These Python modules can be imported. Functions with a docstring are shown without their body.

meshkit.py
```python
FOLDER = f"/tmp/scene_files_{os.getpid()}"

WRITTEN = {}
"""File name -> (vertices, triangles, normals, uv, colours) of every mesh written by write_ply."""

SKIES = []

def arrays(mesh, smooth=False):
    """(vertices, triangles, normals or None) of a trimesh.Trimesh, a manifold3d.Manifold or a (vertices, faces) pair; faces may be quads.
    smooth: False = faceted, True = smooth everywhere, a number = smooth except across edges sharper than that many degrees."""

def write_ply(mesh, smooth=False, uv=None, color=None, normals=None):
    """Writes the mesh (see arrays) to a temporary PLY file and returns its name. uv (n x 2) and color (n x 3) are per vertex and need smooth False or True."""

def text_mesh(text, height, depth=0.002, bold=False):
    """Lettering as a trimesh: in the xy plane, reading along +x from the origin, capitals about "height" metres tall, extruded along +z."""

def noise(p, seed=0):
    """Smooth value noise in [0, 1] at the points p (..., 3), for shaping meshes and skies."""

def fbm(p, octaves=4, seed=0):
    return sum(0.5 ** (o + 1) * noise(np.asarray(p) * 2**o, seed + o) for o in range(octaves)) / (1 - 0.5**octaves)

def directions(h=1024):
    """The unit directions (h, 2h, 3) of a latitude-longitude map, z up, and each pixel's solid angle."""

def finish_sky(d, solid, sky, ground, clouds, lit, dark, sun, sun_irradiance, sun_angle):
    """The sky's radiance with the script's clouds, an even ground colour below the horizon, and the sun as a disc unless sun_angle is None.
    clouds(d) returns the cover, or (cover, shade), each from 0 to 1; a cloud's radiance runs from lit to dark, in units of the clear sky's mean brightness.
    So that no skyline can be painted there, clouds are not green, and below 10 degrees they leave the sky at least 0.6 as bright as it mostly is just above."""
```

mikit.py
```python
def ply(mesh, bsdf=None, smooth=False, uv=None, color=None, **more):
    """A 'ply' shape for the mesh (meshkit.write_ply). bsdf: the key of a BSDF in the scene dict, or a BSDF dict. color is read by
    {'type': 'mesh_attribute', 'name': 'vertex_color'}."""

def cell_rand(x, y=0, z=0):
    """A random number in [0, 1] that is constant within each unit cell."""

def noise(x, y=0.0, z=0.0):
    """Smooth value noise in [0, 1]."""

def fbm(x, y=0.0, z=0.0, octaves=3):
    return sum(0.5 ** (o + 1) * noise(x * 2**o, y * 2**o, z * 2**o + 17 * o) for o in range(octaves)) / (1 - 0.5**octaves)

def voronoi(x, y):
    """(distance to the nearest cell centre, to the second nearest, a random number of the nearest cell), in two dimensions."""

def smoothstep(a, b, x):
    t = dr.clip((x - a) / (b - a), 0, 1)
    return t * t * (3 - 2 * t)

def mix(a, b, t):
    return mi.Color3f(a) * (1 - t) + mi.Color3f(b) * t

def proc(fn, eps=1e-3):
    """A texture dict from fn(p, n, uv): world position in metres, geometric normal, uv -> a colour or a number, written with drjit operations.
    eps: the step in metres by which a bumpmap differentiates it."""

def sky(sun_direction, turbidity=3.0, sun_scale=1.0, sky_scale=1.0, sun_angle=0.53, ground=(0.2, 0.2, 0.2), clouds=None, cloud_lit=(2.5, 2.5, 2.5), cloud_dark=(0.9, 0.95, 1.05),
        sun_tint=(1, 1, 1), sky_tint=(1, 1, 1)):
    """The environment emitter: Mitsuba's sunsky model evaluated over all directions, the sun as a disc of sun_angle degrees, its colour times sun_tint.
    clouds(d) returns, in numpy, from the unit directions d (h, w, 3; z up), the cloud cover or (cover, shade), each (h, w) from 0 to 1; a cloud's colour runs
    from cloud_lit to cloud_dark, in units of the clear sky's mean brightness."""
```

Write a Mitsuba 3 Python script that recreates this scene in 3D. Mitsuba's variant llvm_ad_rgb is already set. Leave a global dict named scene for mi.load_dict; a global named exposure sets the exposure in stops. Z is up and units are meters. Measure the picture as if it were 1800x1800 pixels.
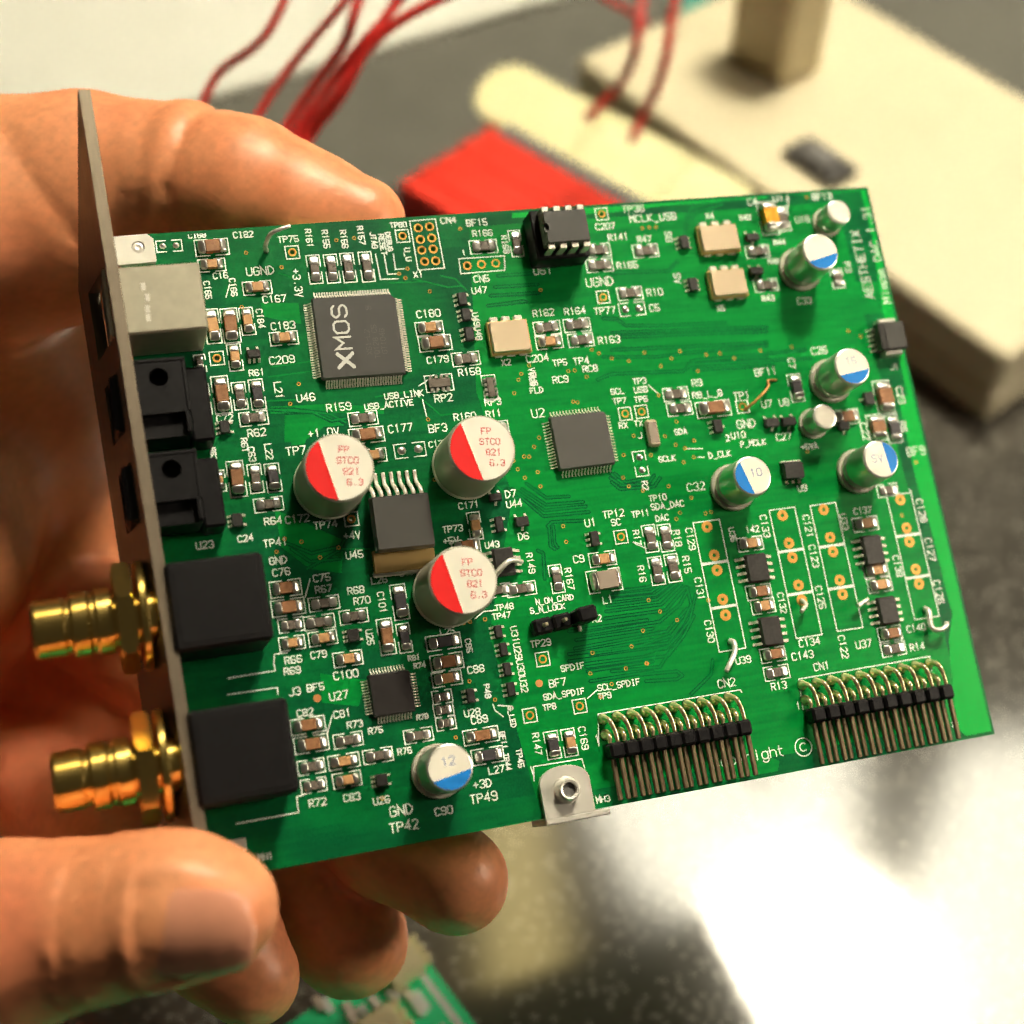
import math, numpy as np, trimesh, mitsuba as mi, mikit, meshkit, manifold3d
import drjit as dr
from shapely import LineString, Polygon, Point, box as sbox, union_all, affinity
from mikit import proc, noise, fbm, voronoi, smoothstep, mix

T = mi.ScalarTransform4f
scene, labels = {}, {}
rng = np.random.default_rng(7)

# ------------------------------------------------------------------ camera, light, exposure
PITCH = math.radians(49)
CAM = np.array([0, 0, 0.32])
FWD = np.array([0, math.cos(PITCH), -math.sin(PITCH)])
scene['camera'] = {'type': 'thinlens', 'fov': 37.36, 'near_clip': 0.01, 'far_clip': 20.0, 'aperture_radius': 0.0027, 'focus_distance': 0.245,
                   'to_world': T().look_at(origin=CAM.tolist(), target=(CAM + FWD).tolist(), up=[0, 0, 1])}
exposure = 0.0
scene['room_light'] = {'type': 'constant', 'radiance': {'type': 'rgb', 'value': [0.032, 0.028, 0.021]}}
LAMP_DIR = np.array([0.234, 0.416, 0.879])
LAMP_AT = np.array([0.0518, 0.2111, 0.1434]) + 1.0 * LAMP_DIR
LAMP_RADIANCE = [176, 160, 121]

# the board's own frame (millimetres: x along its long edge from the bracket, y towards the far edge, z out of the component side)
BOARD = np.array([[0.95017, -0.17528, 0.2578, -44.94366], [0.27889, 0.84745, -0.45172, 104.88589], [-0.1393, 0.5011, 0.8541, 116.39734], [0, 0, 0, 1000.0]]) / 1000.0
BW, BH, BT = 135.0, 101.47, 1.6
MM = np.diag([0.001, 0.001, 0.001, 1.0])

# ------------------------------------------------------------------ materials
def rgb(*c): return {'type': 'rgb', 'value': list(map(float, c))}
def mat(key, color, rough=0.5, metal=0.0, spec=0.5, two=False, **kw):
    c = color if isinstance(color, dict) else rgb(*color)
    b = {'type': 'principled', 'base_color': c, 'roughness': float(rough) if not isinstance(rough, dict) else rough, 'metallic': float(metal), 'specular': float(spec), **kw}
    scene[key] = {'type': 'twosided', 'bsdf': b} if two else b
def bump(key, inner, fn, scale, eps=1e-4):
    scene[key] = {'type': 'bumpmap', 'arbitrary': {**proc(fn, eps)}, 'scale': scale, 'bsdf': inner}

INV = np.linalg.inv(BOARD)
def bl(p, k): return float(INV[k, 0]) * p.x + float(INV[k, 1]) * p.y + float(INV[k, 2]) * p.z + float(INV[k, 3])
def mask_col(p, n, uv):
    x, y = bl(p, 0), bl(p, 1)
    f = fbm(x * 0.11, y * 0.14, 3.0)
    streak = noise(x * 0.16, y * 1.9, 5.0)
    fine = noise(x * 5, y * 5, 2.0)
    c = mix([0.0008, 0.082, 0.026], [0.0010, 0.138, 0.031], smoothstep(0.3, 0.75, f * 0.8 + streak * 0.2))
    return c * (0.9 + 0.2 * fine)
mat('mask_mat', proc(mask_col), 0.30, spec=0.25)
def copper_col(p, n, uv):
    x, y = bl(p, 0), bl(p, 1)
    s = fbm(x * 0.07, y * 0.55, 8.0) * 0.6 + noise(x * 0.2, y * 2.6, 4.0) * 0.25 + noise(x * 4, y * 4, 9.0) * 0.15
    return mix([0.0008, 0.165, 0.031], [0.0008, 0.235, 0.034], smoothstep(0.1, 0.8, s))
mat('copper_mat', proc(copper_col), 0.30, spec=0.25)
mat('bare_mat', (0.002, 0.35, 0.045), 0.30, spec=0.25)  # copper-free rim, glow from behind put into the colour
mat('trace_mat', (0.0008, 0.19, 0.034), 0.30, spec=0.25)
mat('edge_mat', (0.10, 0.34, 0.06), 0.6)
mat('silk_mat', (0.76, 0.81, 0.76), 0.6)
mat('solder_mat', (0.86, 0.82, 0.74), 0.30, metal=1.0)
mat('lead_mat', (0.88, 0.83, 0.72), 0.34, metal=0.5)
mat('lead_dull_mat', (0.72, 0.62, 0.45), 0.4, metal=0.8)
def grain(a, b, s):
    def f(p, n, uv): return mix(a, b, fbm(p.x * s, p.y * s, p.z * s))
    return proc(f)
mat('body_c_mat', grain((0.20, 0.085, 0.035), (0.34, 0.16, 0.07), 2500), 0.45)
mat('body_o_mat', grain((0.42, 0.22, 0.09), (0.60, 0.34, 0.15), 2500), 0.45)
mat('body_y_mat', (0.80, 0.36, 0.02), 0.4)
mat('ic_light_mat', (0.085, 0.082, 0.078), 0.34)  # lightened so the colour stands in for a reflection on the chip top
mat('ic_dark_mat', (0.014, 0.011, 0.011), 0.4)
mat('body_r_mat', grain((0.10, 0.08, 0.065), (0.16, 0.135, 0.11), 2500), 0.35)
mat('body_side_mat', (0.62, 0.58, 0.50), 0.5)
mat('body_b_mat', (0.045, 0.04, 0.045), 0.4)
mat('body_l_mat', (0.30, 0.24, 0.19), 0.45)
def ic_col(p, n, uv):
    x, y = bl(p, 0), bl(p, 1)
    return mix([0.020, 0.018, 0.017], [0.034, 0.031, 0.029], fbm(x * 3, y * 3, 1.0)) 
mat('ic_mat', proc(ic_col), 0.38, spec=0.5)
mat('ic_grey_mat', (0.055, 0.053, 0.050), 0.36)
mat('ic_print_mat', (0.55, 0.55, 0.52), 0.6)
mat('ic_faint_mat', (0.075, 0.07, 0.062), 0.6)
def plast_col(p, n, uv):
    x, y = bl(p, 0), bl(p, 1)
    return mix([0.003, 0.003, 0.004], [0.008, 0.007, 0.008], fbm(x * 2.0, y * 2.0, bl(p, 2) * 2.0))
mat('plastic_mat', proc(plast_col), 0.42, spec=0.22)
mat('plastic_top_mat', proc(plast_col), 0.5, spec=0.2)
mat('pit_mat', (0.004, 0.004, 0.004), 0.8)
mat('gold_mat', (0.95, 0.66, 0.20), 0.22, metal=1.0)
mat('gold_pin_mat', (1.0, 0.84, 0.48), 0.22, metal=0.8)
mat('pin_dull_mat', (0.17, 0.125, 0.07), 0.5, metal=0.5)
mat('pad_mat', (0.78, 0.40, 0.09), 0.36, metal=0.4)
mat('copper_dot_mat', (0.75, 0.34, 0.12), 0.45, metal=0.4)
mat('red_dot_mat', (0.25, 0.02, 0.02), 0.4)
mat('hole_mat', (0.10, 0.035, 0.008), 0.7)
mat('can_mat', (0.70, 0.69, 0.62), 0.30, metal=0.9)
mat('sleeve_mat', (0.50, 0.50, 0.40), 0.42, metal=0.55)
mat('cap_top_mat', (0.82, 0.78, 0.68), 0.5)
mat('can_top_mat', (0.80, 0.75, 0.64), 0.35, metal=0.5)
mat('flange_mat', (0.48, 0.46, 0.38), 0.45)
mat('red_print_mat', (0.72, 0.012, 0.012), 0.4)
mat('red_letter_mat', (0.62, 0.10, 0.09), 0.5)
mat('blue_print_mat', (0.01, 0.20, 0.62), 0.4)
mat('blue_letter_mat', (0.36, 0.40, 0.52), 0.5)
mat('crystal_mat', (0.82, 0.64, 0.44), 0.34, metal=0.45)
mat('crystal_side_mat', (0.80, 0.54, 0.22), 0.34, metal=0.45)
def steel_col(p, n, uv):
    return mix([0.115, 0.090, 0.064], [0.180, 0.145, 0.105], fbm(bl(p, 1) * 0.5, bl(p, 2) * 8, bl(p, 0) * 8))
mat('steel_mat', proc(steel_col), 0.46, metal=0.7)
mat('usb_mat', grain((0.42, 0.385, 0.29), (0.50, 0.46, 0.355), 900), 0.42, metal=0.5)
mat('tin_mat', (0.84, 0.80, 0.72), 0.36, metal=0.5)
def skin_col(p, n, uv):
    f = fbm(p.x * 90, p.y * 90, p.z * 90)
    r = noise(p.x * 45 + 3, p.y * 45, p.z * 45)
    g = fbm(p.x * 800, p.y * 800, p.z * 800)
    c = mix([0.66, 0.205, 0.088], [0.78, 0.34, 0.165], f)
    c = mix(c, [0.70, 0.18, 0.10], smoothstep(0.55, 0.85, r) * 0.5)
    return c * (0.86 + 0.28 * g)
def skin_bump(p, n, uv):
    return fbm(p.x * 700, p.y * 700, p.z * 700) + 0.5 * noise(p.x * 2200, p.y * 2200, p.z * 2200)
scene['skin_mat'] = {'type': 'bumpmap', 'arbitrary': proc(skin_bump, 1e-4), 'scale': 0.00005,
                     'bsdf': {'type': 'principled', 'base_color': proc(skin_col), 'roughness': 0.42, 'specular': 0.42, 'sheen': 0.25, 'sheen_tint': 0.7}}
mat('nail_mat', (0.68, 0.29, 0.18), 0.22, spec=0.5, clearcoat=0.5, clearcoat_gloss=0.8)
def table_col(p, n, uv):
    d, d2, k = voronoi(p.x * 620, p.y * 620)
    d3, d4, k2 = voronoi(p.x * 300 + 3, p.y * 300)
    f = fbm(p.x * 40, p.y * 40, 1.0)
    c = mix([0.036, 0.033, 0.028], [0.056, 0.052, 0.044], f)
    c = mix(c, [0.04, 0.035, 0.03], dr.select(k2 < 0.25, smoothstep(0.5, 0.3, d3), 0.0) * 0.55)
    c = mix(c, [0.22, 0.21, 0.185], dr.select(k > 0.76, smoothstep(0.5, 0.35, d), 0.0) * 0.6)
    return mix(c, [0.05, 0.045, 0.04], dr.select(k < 0.22, smoothstep(0.5, 0.35, d), 0.0) * 0.6)
mat('table_mat', proc(table_col), 0.10, spec=0.6)
mat('beige_mat', grain((0.57, 0.51, 0.36), (0.59, 0.53, 0.375), 60), 0.34, spec=0.5)
mat('cream_mat', grain((0.88, 0.80, 0.44), (0.92, 0.85, 0.52), 200), 0.45)
mat('red_tape_mat', grain((0.58, 0.022, 0.010), (0.68, 0.034, 0.014), 300), 0.4)
mat('wire_mat', (0.46, 0.018, 0.016), 0.3)
mat('grey_mat', (0.10, 0.097, 0.095), 0.5)
mat('dark_mat', (0.03, 0.028, 0.027), 0.5)
mat('paper_mat', (0.60, 0.60, 0.54), 0.6)
mat('brown_mat', grain((0.48, 0.40, 0.24), (0.56, 0.47, 0.29), 90), 0.45)
mat('work_mat_mat', grain((0.082, 0.080, 0.066), (0.098, 0.095, 0.079), 40), 0.5)
mat('teal_mat', (0.05, 0.28, 0.22), 0.5)
mat('green_blur_mat', (0.02, 0.80, 0.32), 0.35)
mat('cream_plug_mat', (0.80, 0.72, 0.44), 0.45)
mat('shade_mat', (0.70, 0.70, 0.68), 0.5, two=True)

# ------------------------------------------------------------------ entries
PLY = {}
def ply(mesh, m, smooth=False, ref=None):
    k = (ref, m, smooth)
    if ref is not None and k in PLY: return dict(PLY[k])
    s = mikit.ply(mesh, m, smooth)
    if ref is not None: PLY[k] = dict(s)
    return s
def free(key):
    if not any(k == key or k.startswith(key + '__') for k in scene) and key not in USED: USED.add(key); return key
    i = 1
    while any(k in USED for k in [f'{key}_{i:03d}']): i += 1
    USED.add(f'{key}_{i:03d}'); return f'{key}_{i:03d}'
USED = set()
def tr(x=0, y=0, z=0, rot=0):
    a = math.radians(rot); M = np.eye(4); M[:2, :2] = [[math.cos(a), -math.sin(a)], [math.sin(a), math.cos(a)]]; M[:3, 3] = (x, y, z); return M
def part(key, mesh, m, M=None, smooth=False, frame=None, ref=None, label=None, stuff=False, group=None):
    """One entry: mesh in millimetres of FRAME (the board unless given), placed by M; a taken name gets the next number."""
    key = free(key)
    F = BOARD if frame is None else frame
    s = ply(mesh, m, smooth, ref); s['to_world'] = T((F @ (np.eye(4) if M is None else M)).tolist())
    scene[key] = s
    d = {}
    if label: d['label'] = label
    if stuff: d['kind'] = 'stuff'
    if group: d['group'] = group
    if d: labels[key] = d
    return key
def holder(name, label=None, group=None):
    key = free(name)
    d = {}
    if label: d['label'] = label
    if group: d['group'] = group
    if d: labels[key] = d
    return key
def top(key, label, cat, group=None):
    labels[key] = {'label': label, 'category': cat, **({'group': group} if group else {})}

# ------------------------------------------------------------------ mesh helpers (millimetres)
def cat(*m): return trimesh.util.concatenate(list(m))
def bx(x0, x1, y0, y1, z0, z1, b=0.0):
    """Box with its edges chamfered by b."""
    if b <= 0:
        return trimesh.creation.box(bounds=[[x0, y0, z0], [x1, y1, z1]])
    pts = []
    for sx, X in ((1, x0), (-1, x1)):
        for sy, Y in ((1, y0), (-1, y1)):
            for sz, Z in ((1, z0), (-1, z1)):
                pts += [(X, Y + sy * b, Z + sz * b), (X + sx * b, Y, Z + sz * b), (X + sx * b, Y + sy * b, Z)]
    return trimesh.convex.convex_hull(np.array(pts))
def lathe(prof, n=40): return trimesh.creation.revolve(np.array(prof, float), sections=n)
def ext(poly, h, z=0.0):
    ms = [trimesh.creation.extrude_polygon(g, h, engine='earcut') for g in (poly.geoms if hasattr(poly, 'geoms') else [poly]) if g.area > 1e-6 and hasattr(g, 'exterior')]
    m = cat(*ms); m.apply_translation([0, 0, z]); return m
def tube(points, r, n=8, closed=True):
    p = np.asarray(points, float); t = np.gradient(p, axis=0); t /= np.linalg.norm(t, axis=1, keepdims=True)
    a = np.cross(t[0], [0.3, 0.2, 1.0]); a /= np.linalg.norm(a); A = []
    for k in range(len(p)):
        a = a - t[k] * (a @ t[k]); a /= np.linalg.norm(a); A.append(a)
    A = np.array(A); Bn = np.cross(t, A); ang = np.arange(n) * 2 * np.pi / n
    R = np.broadcast_to(r, (len(p),))[:, None, None]
    v = p[:, None] + R * (np.cos(ang)[None, :, None] * A[:, None] + np.sin(ang)[None, :, None] * Bn[:, None])
    f = []
    for i in range(len(p) - 1):
        for j in range(n):
            k = (j + 1) % n
            f += [[i * n + j, i * n + k, (i + 1) * n + k], [i * n + j, (i + 1) * n + k, (i + 1) * n + j]]
    V = np.vstack([v.reshape(-1, 3), p[:1], p[-1:]]); c0, c1 = len(V) - 2, len(V) - 1
    for j in range(n):
        k = (j + 1) % n
        f += [[c0, k, j], [c1, (len(p) - 1) * n + j, (len(p) - 1) * n + k]]
    return trimesh.Trimesh(V, f, process=False)
def curve(pts, n=24):
    """Smooth curve through the points (Catmull-Rom)."""
    p = np.asarray(pts, float); p = np.vstack([2 * p[0] - p[1], p, 2 * p[-1] - p[-2]]); out = []
    m = max(2, n // (len(p) - 3))
    for i in range(1, len(p) - 2):
        for s in np.arange(m) / m:
            a, b, c, d = p[i - 1:i + 3]
            out.append(0.5 * (2 * b + (c - a) * s + (2 * a - 5 * b + 4 * c - d) * s**2 + (3 * b - a - 3 * c + d) * s**3))
    return np.array(out + [p[-2]])

# stroke lettering
GLY = dict(A='002640|1232', B='00063645443303|334241301000', C='4536160501103041', D='000626444220 00'.replace(' ', ''), E='46060040|0333', F='460600|0333', G='45361605011030414323', H='0600|4640|0343',
  I='2620|1636|1030', J='4641301001', K='0600|460340', L='060040', M='0006234640', N='00064046', O='160501103041453616', P='00063645443303', Q='160501103041453616|2240', R='00063645443303|2340',
  S='453616050413334241301001', T='0646|2620', U='060110304146', V='062046', W='0610233046', X='0640|0046', Y='062346|2320', Z='06460040', a='4440|433414030110304 1'.replace(' ', ''), s='433414031232413010 01'.replace(' ', ''),
  i='2024|2526', m='0004|03142420|23344440', o='140301103041433414', p='040b|031434434130100 1'.replace(' ', ''), y='0420|440b', r='0400|021434', g='444a3b1b0a|433414030110304 1'.replace(' ', ''), h='0600|0314344340', t='16112030|0434')
GLY.update({'0': '160501103041453616', '1': '152620', '2': '05163645440040', '3': '05163645443323|334241301001', '4': '30360242', '5': '46060333424130 1001'.replace(' ', ''), '6': '45361605011030414 23303'.replace(' ', ''),
  '7': '064610', '8': '1304051636454433130201103041423 3'.replace(' ', ''), '9': '0110304145361605041343', '+': '2125|0343', '-': '0343', '_': '0a4a', '.': '2021', '/': '0046', ' ': ''})
def strokes(s, h, x=0.0, y=0.0, rot=0, wide=1.0):
    """Polylines of the text, centred at x, y, capitals h tall."""
    u = h / 6.0; out, cx = [], 0.0
    for ch in s:
        for st in GLY.get(ch, GLY['O']).split('|'):
            q = [((int(st[i]) * wide + cx) * u, ({'a': -1, 'b': -2}.get(st[i + 1]) if st[i + 1] in 'ab' else int(st[i + 1])) * u) for i in range(0, len(st) - 1, 2)]
            if len(q) > 1: out.append(q)
        cx += 5.5 * wide
    W = (cx - 1.5 * wide) * u; a = math.radians(rot); c, sn = math.cos(a), math.sin(a)
    return [[(x + (px - W / 2) * c - (py - h / 2) * sn, y + (px - W / 2) * sn + (py - h / 2) * c) for px, py in q] for q in out]
def letters(lines, w, z, t=0.03):
    return ext(union_all([LineString(q).buffer(w / 2, quad_segs=2, cap_style='round', join_style='mitre') for q in lines]), t, z)

# ------------------------------------------------------------------ layout of the circuit board, board millimetres
PASSIVES = [('e',7.85,99.19,0,3.36,1.25),('c',14.52,98.46,0,4.66,2.13),('o',14.1,95.44,0,3.63,1.49),('o',20.77,91.02,0,3.95,1.59),('o',12.78,85.18,90,5.1,1.68),('c',15.63,85.05,90,5.11,1.99),('o',18.38,85.53,90,3.94,1.5),('o',23.79,82.15,0,3.86,1.58),('o',15.57,79.68,90,3.77,1.49),('r',10.02,79.25,90,2.11,1.11),('o',9.84,73.27,90,4.41,1.22),('c',12.6,73.77,90,5.48,1.96),('r',15.42,73.29,90,3.86,1.48),('b',18.19,73.25,90,4.34,1.58),('r',17.06,69.36,0,3.82,1.58),('r',30.51,93.44,90,4.28,1.51),('r',33.38,93.34,90,4.3,1.52),('r',36.15,93.3,90,4.43,1.53),('r',39.2,93.22,90,4.57,1.49),('r',59.78,95.27,0,4.16,1.72),('r',65.59,95.42,90,4.08,1.48),('o',47.98,81.7,0,4.01,1.67),('c',48.49,79.04,0,4.86,1.96),('r',53.23,75.88,0,4.05,1.66),('a',47.99,72.19,0,3.99,2.18),('a',56.44,70.56,90,3.66,1.68),('r',34.46,67.52,0,4.09,1.61),('c',34.59,64.68,0,5.02,1.84),('r',55.86,63.54,0,4.41,1.64),('o',35.2,61.24,0,3.5,1.55),('e',41.24,61.46,0,4.49,1.7),('o',49.78,47.75,90,3.86,1.48),('r',51.71,36.77,0,3.58,1.43),('r',55.59,36.48,0,4.33,1.53),('r',61.83,37.33,90,3.97,1.51),('c',47.71,44.47,0,4.04,1.86),('o',70.3,39.55,0,3.99,1.71),('l',69.88,35.95,0,5.22,3.06),('r',79.27,41.85,90,3.96,1.68),('r',82.06,41.62,90,3.97,1.69),('r',79.28,36.33,90,4.05,1.68),('r',82.25,36.42,90,4.06,1.69),('e',80.18,54.73,90,3.67,1.6),('r',89.06,66.13,0,3.97,1.66),('r',89.21,63.46,0,3.96,1.65),('c',95.42,62.81,0,5.76,2.14),('r',80.24,93.12,0,3.69,1.7),('r',79.85,90.35,0,4.2,1.69),('r',88.86,92.35,0,4.02,1.71),('r',84.38,84.82,0,3.97,1.64),('e',84.22,81.98,0,4.09,1.68),('r',68.3,79.97,0,4.07,1.65),('o',68.2,77.44,0,4.07,1.64),('r',73.69,80.0,0,4.12,1.66),('r',73.86,77.28,0,3.86,1.65),('y',113.63,96.79,90,5.62,2.84),('r',116.4,96.47,90,4.03,2.0),('r',110.12,90.65,0,3.93,1.64),('r',110.35,84.24,0,3.92,1.63),('r',124.66,84.37,90,2.93,1.79),('b',111.78,64.95,90,4.36,1.83),('c',120.13,58.72,0,4.51,1.95),('c',128.48,61.55,90,5.45,2.73),('c',125.71,56.16,90,4.11,2.62),('b',128.92,55.55,90,4.38,2.01),('r',125.07,44.75,0,3.39,1.57),('o',97.03,38.66,0,3.97,1.7),('c',96.76,30.35,0,3.95,1.78),('o',96.99,27.87,0,3.68,1.78),('o',119.35,39.35,0,4.18,1.8),('o',119.37,31.15,0,4.02,1.78),('o',119.47,28.49,0,4.01,1.77),('c',119.35,19.95,0,3.85,1.8),('r',119.38,17.22,0,3.99,1.65),('c',96.95,19.56,0,3.93,1.71),('r',96.92,16.52,0,3.92,1.65),('b',56.1,11.05,90,3.69,1.66),('o',58.95,10.99,90,3.7,1.57),('b',41.41,29.86,0,4.98,1.72),('c',41.4,26.67,0,4.62,1.89),('o',40.94,24.05,0,4.14,1.61),('r',39.71,21.35,0,2.52,1.38),('r',39.58,19.3,0,2.52,1.38),('r',39.58,17.18,0,2.51,1.37),('r',34.95,16.03,0,3.95,1.45),('c',44.82,14.38,0,5.08,1.68),('b',45.34,11.16,0,4.5,1.77),('c',18.01,41.73,0,4.19,1.88),('c',17.97,38.74,0,4.51,1.87),('r',18.03,35.95,0,3.3,1.46),('o',17.72,33.14,0,3.29,1.46),('r',23.57,38.59,0,4.13,1.52),('r',22.41,35.78,0,4.11,1.51),('o',22.55,33.22,0,3.77,1.55),('r',27.88,35.9,0,3.83,1.52),('c',32.44,32.01,90,5.04,1.77),('b',35.25,31.37,90,3.93,1.42),('b',35.46,37.16,90,4.99,1.79),('o',25.91,29.48,0,3.9,1.6),('c',18.25,20.27,0,4.56,1.73),('c',18.34,17.42,0,4.55,1.81),('r',17.78,14.04,0,3.45,1.5),('r',17.74,11.2,0,3.23,1.41),('r',23.99,17.11,0,3.85,1.47),('o',22.83,14.02,0,4.15,1.51),('o',22.88,11.23,0,3.71,1.55),('r',28.17,14.01,0,3.99,1.48),('o',10.26,59.9,90,2.73,1.36),('c',13.02,59.92,90,5.14,1.94),('r',15.94,59.65,90,4.01,1.47),('b',18.69,59.49,90,3.91,1.61),('r',17.35,55.26,0,3.89,1.55)]
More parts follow.
